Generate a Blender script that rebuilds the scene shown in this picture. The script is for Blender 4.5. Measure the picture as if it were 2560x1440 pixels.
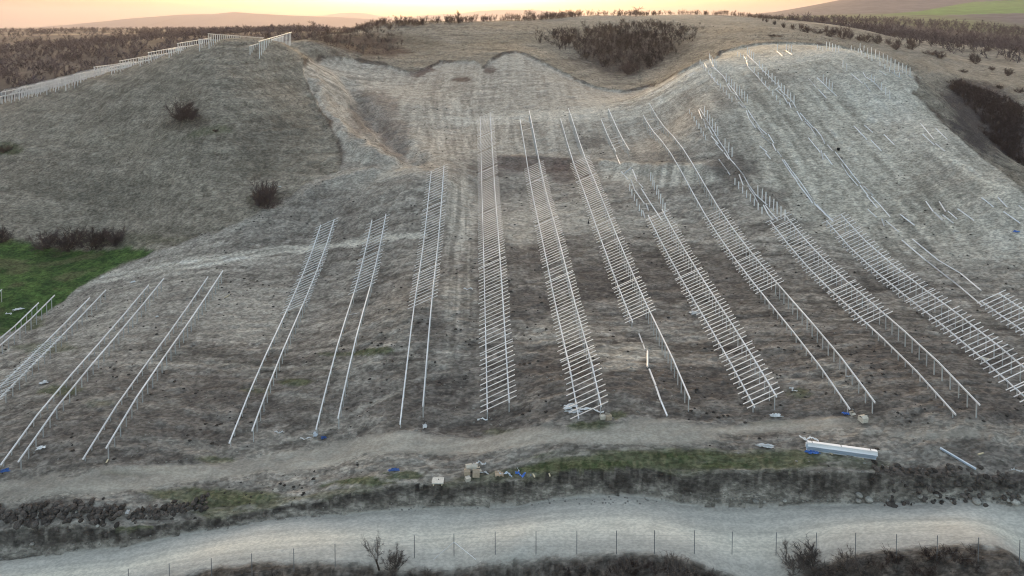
import bpy, math, random
import numpy as np
from mathutils import Vector, Matrix

# ------------------------------------------------------------------ camera, sky, sun, exposure
scene = bpy.context.scene
for o in list(bpy.data.objects):
    bpy.data.objects.remove(o)
COL = scene.collection
F = 1707.0                       # focal length in pixels of a 2560 px wide frame
PITCH = math.radians(2.5)
CY = 65.0 + F * math.tan(PITCH)     # principal point: the frame is the lower part of a wider view (lens shift)
CP, SP = math.cos(PITCH), math.sin(PITCH)

cam_data = bpy.data.cameras.new('camera')
cam_data.sensor_width = 36.0
cam_data.lens = 36.0 * F / 2560.0
cam_data.shift_y = -(720.0 - CY) / 2560.0
cam_data.clip_start = 0.5
cam_data.clip_end = 40000.0
cam = bpy.data.objects.new('camera', cam_data)
COL.objects.link(cam)
cam.location = (0, 0, 0)
cam.rotation_euler = (math.radians(90) - PITCH, 0, 0)
scene.camera = cam

SUN_EL = math.radians(2.2)
SUN_AZ = math.radians(-5.9)      # measured from +Y towards +X

world = bpy.data.worlds.new('World')
scene.world = world
world.use_nodes = True
wn = world.node_tree
wn.nodes.clear()
w_out = wn.nodes.new('ShaderNodeOutputWorld')
w_bg = wn.nodes.new('ShaderNodeBackground')
w_sky = wn.nodes.new('ShaderNodeTexSky')
w_sky.sky_type = 'NISHITA'
w_sky.sun_disc = False
w_sky.sun_elevation = SUN_EL
w_sky.sun_rotation = SUN_AZ
w_sky.altitude = 300
w_sky.air_density = 0.55
w_sky.dust_density = 9.2
w_sky.ozone_density = 0.0
w_hsv = wn.nodes.new('ShaderNodeHueSaturation')
w_hsv.inputs['Saturation'].default_value = 0.9
w_bg.inputs['Strength'].default_value = 0.15
wn.links.new(w_sky.outputs[0], w_hsv.inputs['Color'])
w_tint = wn.nodes.new('ShaderNodeMix'); w_tint.data_type = 'RGBA'; w_tint.blend_type = 'MULTIPLY'
w_tint.inputs['Factor'].default_value = 1.0
w_tint.inputs['B'].default_value = (1.0, 1.0, 0.96, 1)          # camera white balance of the evening
wn.links.new(w_hsv.outputs[0], w_tint.inputs['A'])
wn.links.new(w_tint.outputs['Result'], w_bg.inputs['Color'])
wn.links.new(w_bg.outputs[0], w_out.inputs['Surface'])

sun_data = bpy.data.lights.new('sun', 'SUN')
sun_data.energy = 0.15
sun_data.angle = math.radians(0.6)
sun_data.color = (1.0, 0.50, 0.24)
sun = bpy.data.objects.new('sun', sun_data)
COL.objects.link(sun)
sd = Vector((math.sin(SUN_AZ) * math.cos(SUN_EL), math.cos(SUN_AZ) * math.cos(SUN_EL), math.sin(SUN_EL)))
sun.rotation_euler = sd.to_track_quat('Z', 'Y').to_euler()
sun.location = (0, 0, 60)

scene.render.engine = 'CYCLES'
scene.cycles.use_denoising = True
scene.cycles.filter_width = 1.1
scene.view_settings.view_transform = 'Standard'
scene.view_settings.look = 'None'
scene.view_settings.exposure = 3.25
scene.view_settings.gamma = 1.0

rng = np.random.default_rng(7)
random.seed(7)

# ------------------------------------------------------------------ pixel <-> place helpers
def ray(px, py):
    u = (np.asarray(px, float) - 1280.0) / F
    v = (CY - np.asarray(py, float)) / F
    return u, CP + v * SP, -SP + v * CP

def PY(px, py, Y):
    u, y, z = ray(px, py)
    t = Y / y
    return (u * t, Y, z * t)

def PZ(px, py, z0):
    u, y, z = ray(px, py)
    t = z0 / z
    return (u * t, y * t, z0)

PITCH_ROW, X00, TAN_ROW = 10.3, 1.385, -0.0545
def RP(i, px, py, h=0.9):
    """pixel on the low rail of row i -> ground point below it"""
    u, y, z = ray(px, py)
    t = (X00 + PITCH_ROW * i) / (u - TAN_ROW * y)
    return (u * t, y * t, z * t - h)

# ------------------------------------------------------------------ noise
def _hash(ix, iy, seed):
    h = (ix.astype(np.int64) * 374761393 + iy.astype(np.int64) * 668265263 + seed * 1442695041) & 0xFFFFFFFF
    h = ((h ^ (h >> 13)) * 1274126177) & 0xFFFFFFFF
    h = h ^ (h >> 16)
    return (h & 0xFFFF).astype(np.float32) / 65535.0

def vnoise(x, y, seed=0):
    x0 = np.floor(x); y0 = np.floor(y)
    fx = (x - x0).astype(np.float32); fy = (y - y0).astype(np.float32)
    fx = fx * fx * (3 - 2 * fx); fy = fy * fy * (3 - 2 * fy)
    ix = x0.astype(np.int64); iy = y0.astype(np.int64)
    a = _hash(ix, iy, seed); b = _hash(ix + 1, iy, seed)
    c = _hash(ix, iy + 1, seed); d = _hash(ix + 1, iy + 1, seed)
    return (a + (b - a) * fx) * (1 - fy) + (c + (d - c) * fx) * fy

def fbm(x, y, seed=0, oct=3, gain=0.55):
    s = 0; a = 1.0; t = 0
    for k in range(oct):
        s = s + a * vnoise(x, y, seed + k * 17)
        t += a; a *= gain
        x = x * 2.03 + 11.3; y = y * 2.03 - 7.7
    return s / t

def sstep(a, b, x):
    t = np.clip((x - a) / (b - a), 0, 1)
    return t * t * (3 - 2 * t)

# ------------------------------------------------------------------ base terrain from surveyed points
G = []
# solar rows: low rail pixels
for i, pts in {
    1: [(1445, 1030), (1434, 960), (1330, 480), (1300, 297)],
    2: [(1580, 805), (1461, 480), (1402, 297)],
    3: [(1887, 1020), (1624, 547)],
    4: [(2125, 1020), (1905, 735), (1765, 545), (1608, 290)],
    5: [(2390, 1030), (2175, 815), (1925, 550)],
    6: [(2560, 989), (2368, 820), (2065, 555)],
    -1: [(1000, 1057), (1035, 760), (1078, 420)],
    -2: [(790, 1078), (885, 740), (930, 555)],
    -3: [(573, 1108), (715, 783), (803, 568)],
    -4.6: [(207, 1143), (520, 692)],
    -5.6: [(0, 1160), (372, 715)],
    -6.6: [(225, 745)], -7.6: [(97, 765)],
}.items():
    for p in pts:
        G.append(RP(i, *p))
for p in [(2255, 605), (2450, 765)]:
    G.append(RP(7, *p, h=0.1))
for p in [(1750, 280)]:
    G.append(RP(5, *p, h=0.1))
for p in [(1760, 145), (1890, 300)]:
    G.append(RP(6, *p, h=0.1))
for p in [(1865, 150), (2090, 400)]:
    G.append(RP(7, *p, h=0.1))
# row 0 by apparent width
for px, py, Y in [(1217, 1040, 79.0), (1212, 786, 95.5), (1210, 600, 116), (1205, 480, 138), (1203, 300, 178)]:
    x, y, z = PY(px, py, Y); G.append((x, y, z - 0.9))
# everything else: pixel and distance
for p in [
    # left field and meadow hill
    (100, 700, 125), (100, 622, 138), (380, 622, 131), (0, 850, 110), (-300, 700, 124), (-300, 560, 150),
    (650, 512, 137), (560, 562, 133), (540, 535, 136), (540, 400, 150), (540, 300, 160), (540, 190, 174), (200, 622, 138), (200, 530, 147), (200, 400, 163), (200, 300, 181),
    (0, 606, 139), (0, 420, 166), (0, 320, 187), (-200, 420, 172), (-300, 340, 195), (660, 400, 151), (700, 300, 164), (700, 200, 184), (380, 480, 147), (380, 300, 171),
    (0, 257, 216), (100, 232, 211), (210, 201, 206), (348, 167, 198), (430, 144, 193), (497, 129, 189), (622, 124, 190), (712, 106, 202),
    # bowl and centre hill
    (760, 450, 143), (870, 390, 152), (975, 395, 150), (850, 250, 188), (780, 150, 218), (740, 104, 236), (820, 84, 275),
    (900, 72, 330), (1050, 63, 350), (1150, 56, 340), (1300, 52, 330), (1400, 72, 308), (1500, 37, 370),
    (1600, 40, 380), (1700, 37, 390), (1880, 44, 390), (1300, 130, 240), (1300, 82, 288), (1100, 100, 275),
    (1050, 160, 236), (1180, 152, 234), (1200, 200, 213), (1400, 200, 213), (1200, 250, 195), (1030, 250, 192),
    (1030, 350, 163), (950, 120, 262), (900, 190, 216), (1450, 260, 188),
    # ravine and knoll
    (1560, 216, 226), (1560, 100, 300), (1560, 172, 256), (1700, 120, 262), (1450, 122, 276), (1600, 235, 204),
    (1480, 232, 204), (1650, 203, 204), (1900, 107, 226), (1850, 76, 272), (1750, 52, 330), (2000, 110, 216),
    (2100, 118, 205), (2200, 145, 190), (2300, 192, 168), (2300, 235, 160), (2400, 335, 142), (2300, 420, 134),
    (2560, 475, 122), (2560, 560, 116), (2560, 660, 108), (2200, 300, 152), (1640, 330, 166),
    # beyond the knoll
    (2490, 425, 142), (2560, 395, 184), (2450, 245, 228), (2335, 188, 236), (2500, 200, 292), (2300, 150, 328),
    (2100, 100, 330), (2150, 72, 450), (2000, 76, 330), (2560, 142, 420), (2250, 108, 400),
    (2560, 122, 600), (2560, 62, 900), (2300, 52, 900), (2560, 39, 1000), (2150, 58, 800), (2050, 52, 900),
    (2560, 0, 1600), (1950, 42, 1800), (2120, 2, 1650), (2560, -60, 1900), (2250, -20, 1800), (2900, -60, 1700),
    # behind the left hill
    (100, 200, 330), (200, 150, 420), (200, 100, 700), (400, 112, 450), (600, 86, 480), (300, 76, 1200),
    (0, 76, 1500), (700, 76, 900), (-300, 200, 380), (-300, 100, 800),
]:
    G.append(PY(*p))
# points given directly
G += [(-75, 235, -5.7), (-66, 226, -4.4), (-92, 225, -8), (-125, 228, -14.8), (-175, 238, -25), (-110, 290, -17), (-160, 285, -28), (-88, 300, -11), (-230, 260, -36),
      (-110, 345, -20), (-80, 380, -14), (-200, 150, -52), (-150, 70, -61), (-95, 78, -56.5), (-260, 260, -38),
      (112, 142, -32), (120, 165, -33), (110, 120, -37), (130, 100, -41), (160, 140, -38),
      (200, 180, -36), (220, 110, -44), (120, 75, -44.5), (92, 85, -42), (260, 260, -28), (300, 420, -22),
      (-500, 600, -22), (0, 500, -4), (60, 520, 0.5), (150, 600, 0), (0, 800, -9), (-100, 1000, -9), (0, 2500, -12),
      (-900, 2500, -9.5), (-1800, 2200, -10), (900, 2600, 30), (2000, 2000, 120), (0, 4500, -16), (-2500, 4000, -14),
      (2600, 4000, 60), (1200, 4500, 20), (-900, 4500, -16), (1300, 900, 10), (-1200, 900, -20)]
# verge: top of the cut bank, and the dirt track above it
BANK_TOP = [(-200, 1335, -56.0), (0, 1330, -55.2), (300, 1325, -54.0), (560, 1290, -53.2), (850, 1238, -50.9), (1280, 1207, -48.7),
            (1700, 1187, -47.4), (2100, 1177, -46.2), (2300, 1195, -46.5), (2560, 1200, -46.0), (2800, 1210, -45.8)]
BANK_BOT = [(-200, 1430, -58.2), (0, 1405, -57.3), (300, 1370, -55.6), (560, 1322, -54.2), (850, 1290, -52.7), (1280, 1270, -51.2),
            (1700, 1262, -50.1), (2100, 1262, -49.3), (2300, 1262, -48.8), (2560, 1264, -48.0), (2800, 1266, -47.6)]
G += [PZ(*p) for p in BANK_TOP]
G += [PZ(400, 1190, -51.9), PZ(1280, 1100, -46.6), PZ(1700, 1080, -45.2), PZ(2300, 1075, -44.3), PZ(850, 1130, -49.9)]
L = [PZ(*p) for p in BANK_BOT]
L += [PZ(1280, 1392, -51.3), PZ(850, 1420, -53.1), PZ(500, 1440, -54.4), PZ(1700, 1388, -50.4), PZ(2100, 1386, -49.7), PZ(2560, 1405, -48.5),
      PZ(0, 1480, -57.9)]
L += [(-40, 60, -58.5), (-15, 61, -56), (0, 61.5, -54.6), (25, 60.5, -53.5), (50, 60, -52.5), (-60, 56, -62), (-40, 40, -64), (0, 40, -61), (40, 40, -58), (-60, 12, -68),
      (0, 12, -68), (60, 12, -64), (-100, 60, -64), (110, 60, -51), (120, 20, -58)]

class TPS:
    def __init__(self, pts, lam):
        P = np.array(pts, float)
        self.c = np.stack([np.arctan2(P[:, 0], P[:, 1]), np.log(np.hypot(P[:, 0], P[:, 1]))], 1)
        n = len(P)
        K = self.k(self.c, self.c) + lam * np.eye(n)
        Q = np.hstack([np.ones((n, 1)), self.c])
        A = np.block([[K, Q], [Q.T, np.zeros((3, 3))]])
        s = np.linalg.solve(A, np.concatenate([P[:, 2], np.zeros(3)]))
        self.w, self.a = s[:n], s[n:]
    def k(self, A, B):
        d2 = (A[:, None, 0] - B[None, :, 0]) ** 2 + (A[:, None, 1] - B[None, :, 1]) ** 2
        return 0.5 * d2 * np.log(d2 + 1e-12)
    def __call__(self, a, lr):
        sh = a.shape
        q = np.stack([a.ravel(), lr.ravel()], 1)
        out = np.empty(len(q))
        for s in range(0, len(q), 40000):
            b = q[s:s + 40000]
            out[s:s + 40000] = self.k(b, self.c) @ self.w + self.a[0] + b @ self.a[1:]
        return out.reshape(sh)

tps_up = TPS(G, 0.0006)
tps_lo = TPS(L, 0.0004)

# polar sheet (fine where the place is near, coarse far away)
ang = np.concatenate([np.linspace(-1.35, -0.69, 34)[:-1], np.arange(-0.69, 0.6901, 0.0018), np.linspace(0.692, 1.35, 34)])
def lsteps(a, b, s): return np.arange(math.log(a), math.log(b), s)
lrad = np.concatenate([lsteps(12, 58, 0.02), lsteps(58, 69, 0.0034), lsteps(69, 78, 0.0019), lsteps(78, 104, 0.003), lsteps(104, 290, 0.0037), lsteps(290, 560, 0.0065), lsteps(560, 6000, 0.02), [math.log(6000)]])
NA, NR = len(ang), len(lrad)
bt = np.array([PZ(*p) for p in BANK_TOP]); bb = np.array([PZ(*p) for p in BANK_BOT])
lt = np.interp(ang, np.arctan2(bt[:, 0], bt[:, 1]), np.log(np.hypot(bt[:, 0], bt[:, 1])))
lb = np.interp(ang, np.arctan2(bb[:, 0], bb[:, 1]), np.log(np.hypot(bb[:, 0], bb[:, 1])))
lt = np.maximum(lt, lb + 0.006)
# the rows of the sheet bend with the foot of the cut bank, so that its edges stay clean
LB_REF = math.log(74.0)
OFF = lb - LB_REF
W0, W1 = math.log(84.0), math.log(150.0)
def wrow(s): return 1 - sstep(W0, W1, s)
def dwrow(s):
    t = np.clip((s - W0) / (W1 - W0), 0, 1)
    return -6 * t * (1 - t) / (W1 - W0)
AA, SS = np.meshgrid(ang, lrad, indexing='ij')
LR = SS + OFF[:, None] * wrow(SS)
def row_of(a, l):
    off = np.interp(a, ang, OFF)
    s_ = l - off * wrow(l)
    for _ in range(5):
        s_ = s_ - (s_ + off * wrow(s_) - l) / (1 + off * dwrow(s_))
    return np.interp(s_, lrad, np.arange(NR))
RR = np.exp(LR)
GX, GY = np.sin(AA) * RR, np.cos(AA) * RR

# smooth surfaces are evaluated on a thinned sheet and interpolated
def tps_grid(t):
    sa = np.unique(np.concatenate([np.arange(0, NA, 4), [NA - 1]]))
    sr = np.unique(np.concatenate([np.arange(0, NR, 3), [NR - 1]]))
    Z = t(AA[np.ix_(sa, sr)], LR[np.ix_(sa, sr)])
    Z1 = np.empty((NA, len(sr)))
    for j in range(len(sr)):
        Z1[:, j] = np.interp(ang, ang[sa], Z[:, j])
    Z2 = np.empty((NA, NR))
    for i in range(NA):
        Z2[i] = np.interp(lrad, lrad[sr], Z1[i])
    return Z2
ZU = tps_grid(tps_up)
ZL = tps_grid(tps_lo)

wob = (fbm(ang * 22, ang * 0, 9, 3) - 0.5) * 0.006
BW = np.clip((LR - (lb + wob)[:, None]) / (lt - lb)[:, None], 0, 1)     # 0 road side, 1 verge side
BW = BW * BW * (3 - 2 * BW) * .5 + BW * .5
H = ZL * (1 - BW) + ZU * BW

def hgt(x, y, Z=None):
    Z = H if Z is None else Z
    a = np.arctan2(x, y); l = np.log(np.hypot(x, y))
    fi = np.interp(a, ang, np.arange(NA)); fj = row_of(a, l)
    i = np.minimum(fi.astype(int), NA - 2); j = np.minimum(fj.astype(int), NR - 2)
    fi = fi - i; fj = fj - j
    return (Z[i, j] * (1 - fi) + Z[i + 1, j] * fi) * (1 - fj) + (Z[i, j + 1] * (1 - fi) + Z[i + 1, j + 1] * fi) * fj

def unproj(px, py, skip=0.0):
    """first ground point hit through a pixel (arrays)"""
    u, y, z = ray(np.atleast_1d(px), np.atleast_1d(py))
    ts = np.exp(np.linspace(math.log(40), math.log(5500), 1500))
    X = u[:, None] * ts; Y = y[:, None] * ts; Zr = z[:, None] * ts
    below = Zr < hgt(X, Y)
    below &= ts[None, :] > skip
    k = np.where(below.any(1), below.argmax(1), len(ts) - 1)
    k = np.maximum(k, 1)
    lo, hi = ts[k - 1].copy(), ts[k].copy()
    for _ in range(14):
        m = (lo + hi) / 2
        b = z * m < hgt(u * m, y * m)
        hi = np.where(b, m, hi); lo = np.where(b, lo, m)
    return np.stack([u * hi, y * hi, hgt(u * hi, y * hi)], 1)
# ------------------------------------------------------------------ what covers the ground (plan shapes)
def pl(pts):
    p = np.array(pts, float)
    return unproj(p[:, 0], p[:, 1])[:, :2]

def sdist(poly, X, Y, pad=6.0):
    """signed distance to a plan polygon, positive inside (far outside: -pad)"""
    out = np.full(X.shape, -pad, np.float32)
    m = (X > poly[:, 0].min() - pad) & (X < poly[:, 0].max() + pad) & (Y > poly[:, 1].min() - pad) & (Y < poly[:, 1].max() + pad)
    x, y = X[m], Y[m]
    d = np.full(x.shape, 1e9); ins = np.zeros(x.shape, bool)
    n = len(poly)
    for k in range(n):
        ax, ay = poly[k]; bx, by = poly[(k + 1) % n]
        ex, ey = bx - ax, by - ay
        t = np.clip(((x - ax) * ex + (y - ay) * ey) / (ex * ex + ey * ey + 1e-9), 0, 1)
        d = np.minimum(d, (x - ax - t * ex) ** 2 + (y - ay - t * ey) ** 2)
        c = (ay > y) != (by > y)
        ins ^= c & (x < (bx - ax) * (y - ay) / (by - ay + 1e-12) + ax)
    d = np.sqrt(d)
    out[m] = np.where(ins, d, -d)
    return out

def ldist(line, X, Y, pad=8.0):
    out = np.full(X.shape, pad, np.float32)
    m = (X > line[:, 0].min() - pad) & (X < line[:, 0].max() + pad) & (Y > line[:, 1].min() - pad) & (Y < line[:, 1].max() + pad)
    x, y = X[m], Y[m]
    d = np.full(x.shape, 1e9)
    for k in range(len(line) - 1):
        ax, ay = line[k]; bx, by = line[k + 1]
        ex, ey = bx - ax, by - ay
        t = np.clip(((x - ax) * ex + (y - ay) * ey) / (ex * ex + ey * ey + 1e-9), 0, 1)
        d = np.minimum(d, (x - ax - t * ex) ** 2 + (y - ay - t * ey) ** 2)
    out[m] = np.sqrt(d)
    return out

WX = GX + 2.4 * (fbm(GX * 0.16, GY * 0.16, 31) - 0.5) + 0.8 * (fbm(GX * .7, GY * .7, 33, 2) - 0.5)
WY = GY + 2.4 * (fbm(GX * 0.13, GY * 0.16, 35) - 0.5) + 0.6 * (fbm(GX * .35, GY * .7, 37, 2) - 0.5)

def dirn(p0, p1, fa, fc, seed, o=3, g=.65):
    """streaks in plan running from one pixel's place to another's"""
    A, B = unproj([p0[0], p1[0]], [p0[1], p1[1]])[:, :2]
    d = (B - A) / np.hypot(*(B - A))
    return fbm((GX * d[0] + GY * d[1]) * fa, (GX * d[1] - GY * d[0]) * fc, seed, o, g)

def blob(cx, cy, wx, wy, soft=0.45, rough=0.55, seed=0, soften=1.0):
    c, e, n, s = unproj([cx, cx + wx, cx, cx], [cy, cy, cy - wy, cy + wy])[:, :2]
    ds, dn = np.hypot(*(s - c)), np.hypot(*(n - c))
    if dn > 2 * ds: n = 2 * c - s
    if ds > 2 * dn: s = 2 * c - n
    ax = e - c; ay = (n - s) / 2
    if abs(ax[1]) > 1.2 * abs(ax[0]): ax = np.array([ax[0], 0.0])
    M = np.array([[ax[0], ay[0]], [ax[1], ay[1]]])
    I = np.linalg.inv(M)
    R = 1.7 * max(np.hypot(*ax), np.hypot(*ay))
    out = np.zeros(GX.shape, np.float32)
    m = (abs(GX - c[0]) < R) & (abs(GY - c[1]) < R)
    x, y = GX[m] - c[0], GY[m] - c[1]
    p = I[0, 0] * x + I[0, 1] * y; q = I[1, 0] * x + I[1, 1] * y
    d = np.hypot(p, q) + rough * 1.25 * (.6 * fbm(p * 2.2 + seed * 3.1, q * 2.2 + seed, 50 + seed, 4, 0.62) + .4 * fbm(x * .18, y * 1.0, 60 + seed, 3, .6) - 0.5) * 2
    soft = soft * .55
    out[m] = 1 - sstep(1 - soft, 1 + soft * 0.6, d)
    return out

clay_poly = np.vstack([pl([(0, 838), (60, 815), (130, 765), (190, 725), (300, 668), (380, 632), (480, 598), (560, 568), (640, 535), (700, 502), (740, 478),
    (850, 425), (856, 385), (822, 320), (795, 260), (768, 210), (758, 172), (795, 138), (850, 142), (960, 155), (1020, 178),
    (1060, 172), (1095, 152), (1188, 151), (1206, 166), (1240, 138), (1288, 126), (1330, 140), (1400, 176), (1480, 212), (1560, 225),
    (1620, 212), (1700, 178), (1752, 154), (1800, 128), (1880, 110), (2000, 106), (2100, 114), (2200, 138), (2270, 168), (2308, 195),
    (2290, 236), (2340, 285), (2395, 345), (2470, 405), (2550, 475)]),
    [(100, 105), (112, 92), (150, 60), (150, 20), (-150, 20), (-150, 108)]])
SD = sdist(clay_poly, WX, WY)
CLAY = sstep(-0.25, 0.25, SD)

field_poly = np.vstack([pl([(0, 845), (75, 822), (150, 765), (195, 722), (300, 664), (395, 624), (330, 618), (200, 628), (95, 618), (40, 600), (0, 606)]),
                        [(-180, 150), (-180, 108)]])
FIELD = sstep(-0.6, 0.8, sdist(field_poly, WX, WY) + 1.2 * (fbm(GX * .5, GY * .5, 71) - .5)) * (1 - CLAY)

track_line = pl([(-80, 1252), (0, 1240), (200, 1213), (400, 1188), (650, 1158), (850, 1130), (1100, 1112), (1280, 1100), (1500, 1088), (1700, 1078), (1900, 1068), (2100, 1066), (2300, 1080), (2560, 1096), (2640, 1100)])
td = ldist(track_line, GX + .25 * (WX - GX), GY + .3 * (WY - GY))
TRACK = 1 - sstep(.6, 1.7, td + 1.6 * (fbm(GX * .12, GY * .7, 81) - .5))
TRACK = TRACK * (.55 + .45 * sstep(.35, .6, fbm(GX * .07, GY * .5, 83))) * (1 - .35 * sstep(10, 50, GX))
ROADW = np.clip(1 - BW * 6, 0, 1)
near_line = pl([(-20, 1500), (300, 1452), (500, 1436), (735, 1420), (1036, 1395), (1280, 1388), (1700, 1386), (2100, 1386), (2300, 1398), (2560, 1412), (2700, 1420)])
# side of the road's near edge
nl_a = np.arctan2(near_line[:, 0], near_line[:, 1]); nl_l = np.log(np.hypot(near_line[:, 0], near_line[:, 1]))
o_ = np.argsort(nl_a)
kf = np.polyfit(np.clip(nl_a, -.69, .69), nl_l - np.interp(nl_a, ang, lb), 2)          # keeps an even width along the bank
lnear = (lb + np.polyval(kf, np.clip(ang, -.69, .69)))[:, None]
ROAD = ROADW * sstep(-0.012, 0.004, LR - lnear + 0.008 * (fbm(GX, GY, 91, 2) - .5))
NEARV = ROADW * (1 - ROAD)
BANK = ((BW > 0.02) & (BW < 0.985)).astype(np.float32)
far = sstep(380, 460, RR)

# ---- albedo, all real-world values
def C(r, g, b): return np.array([r, g, b], np.float32)
def mix(a, b, w): return a * (1 - w[..., None]) + b * w[..., None]
n_big = fbm(GX * 0.05, GY * 0.05, 101, 3)
n_mid = fbm(GX * 0.35, GY * 0.35, 103, 3)
n_fin = fbm(GX * 1.7, GY * 1.7, 105, 3, 0.7)
n_lat = fbm(GX * 0.10 + 0.8 * n_mid, GY * 0.85, 107, 4, 0.7)          # lines left by machines along the contour
n_lat2 = fbm(GX * 0.35, GY * 2.4, 109, 3, 0.7)
n_up = fbm(GX * 0.9, GY * 0.06, 111, 3, 0.7)                          # ruts running up and down
BR = np.zeros(GX.shape + (3,), np.float32)
n_cl = fbm(GX * 0.75, GY * 1.1, 125, 3, .6)                            # clods, 1 m or so
n_cl2 = fbm(GX * 0.45, GY * 1.6, 127, 3, .65)
tone = 0.34 * n_lat + 0.36 * n_cl2 + 0.30 * n_cl
tone = (tone - 0.5) * 3.4 + 0.5
lowf = np.clip(0.55 + 0.9 * (n_big - .5), 0, 1)
for cx, cy, wx, wy, am in [(1500, 960, 620, 130, -.5), (2250, 930, 520, 170, -.55), (1850, 720, 420, 110, -.3), (350, 1090, 420, 90, -.3), (900, 1010, 420, 90, -.35), (1400, 690, 300, 90, -.25),
                           (480, 740, 360, 110, .22), (250, 850, 200, 60, .25), (1050, 560, 170, 120, .25), (700, 590, 260, 70, .05), (1350, 540, 180, 60, .35), (1650, 560, 200, 60, .2), (2250, 620, 250, 60, .2)]:
    lowf = lowf + am * blob(cx, cy, wx, wy, .9, .5, 17)
lowf = np.clip(lowf, 0, 1)
BR[:] = mix(C(.10, .09, .086)[None, None] + 0 * BR, C(.275, .256, .236)[None, None], lowf)
BR = mix(BR, mix(C(.25, .233, .22)[None, None] + 0 * BR, C(.45, .43, .40)[None, None], lowf), np.clip(tone, 0, 1))
spk = sstep(.66, .74, fbm(GX * 0.9, GY * 1.3, 119, 2, .6))
crk = sstep(.58, .66, fbm(GX * 0.16 + .5 * n_mid, GY * 1.25, 117, 4, .62)) * (1 - .5 * lowf)
BR = mix(BR, C(.085, .075, .07)[None, None], .6 * crk)
BR = mix(BR, C(.46, .44, .42)[None, None], .55 * spk * (.25 + .75 * lowf))
BR = mix(BR, C(.08, .07, .068)[None, None], .45 * sstep(.66, .72, fbm(GX * 1.0, GY * 1.5, 129, 2, .6)))
# upper bowl, knoll: paler clay
pale = sstep(132, 168, GY + 22 * (n_mid - .5) + 0.12 * np.abs(GX)) * CLAY
t_up = np.clip((0.40 * n_up + 0.30 * n_cl + .30 * n_cl2 - 0.5) * 4.2 + 0.55, 0, 1)
UPC = mix(C(.30, .277, .252)[None, None] + 0 * BR, C(.47, .445, .41)[None, None], t_up)
BR = mix(BR, UPC, pale)
kn = sstep(0.0, 18.0, GX - 38 - 0.12 * (GY - 120)) * sstep(106, 128, GY + 0.35 * (GX - 60) + 8 * (n_mid - .5)) * CLAY
dd = (GX - 60) * 0.75 + (GY - 200) * 0.35
n_kn = dirn((2050, 200), (2330, 520), .05, 1.0, 113, 3, .65)
t_kn = np.clip((0.45 * n_kn + 0.25 * n_cl + .30 * fbm(GX * 1.1, GY * .8, 115, 3) - 0.5) * 3.4 + 0.5, 0, 1)
KNC = mix(C(.34, .322, .288)[None, None] + 0 * BR, C(.56, .535, .485)[None, None], t_kn)
BR = mix(BR, KNC, kn)

LIGHT, DARK, PALE, GREEN = C(.48, .457, .42), C(.105, .092, .088), C(.57, .55, .51), C(.045, .085, .028)
BROWN = C(.125, .092, .086)
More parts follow.
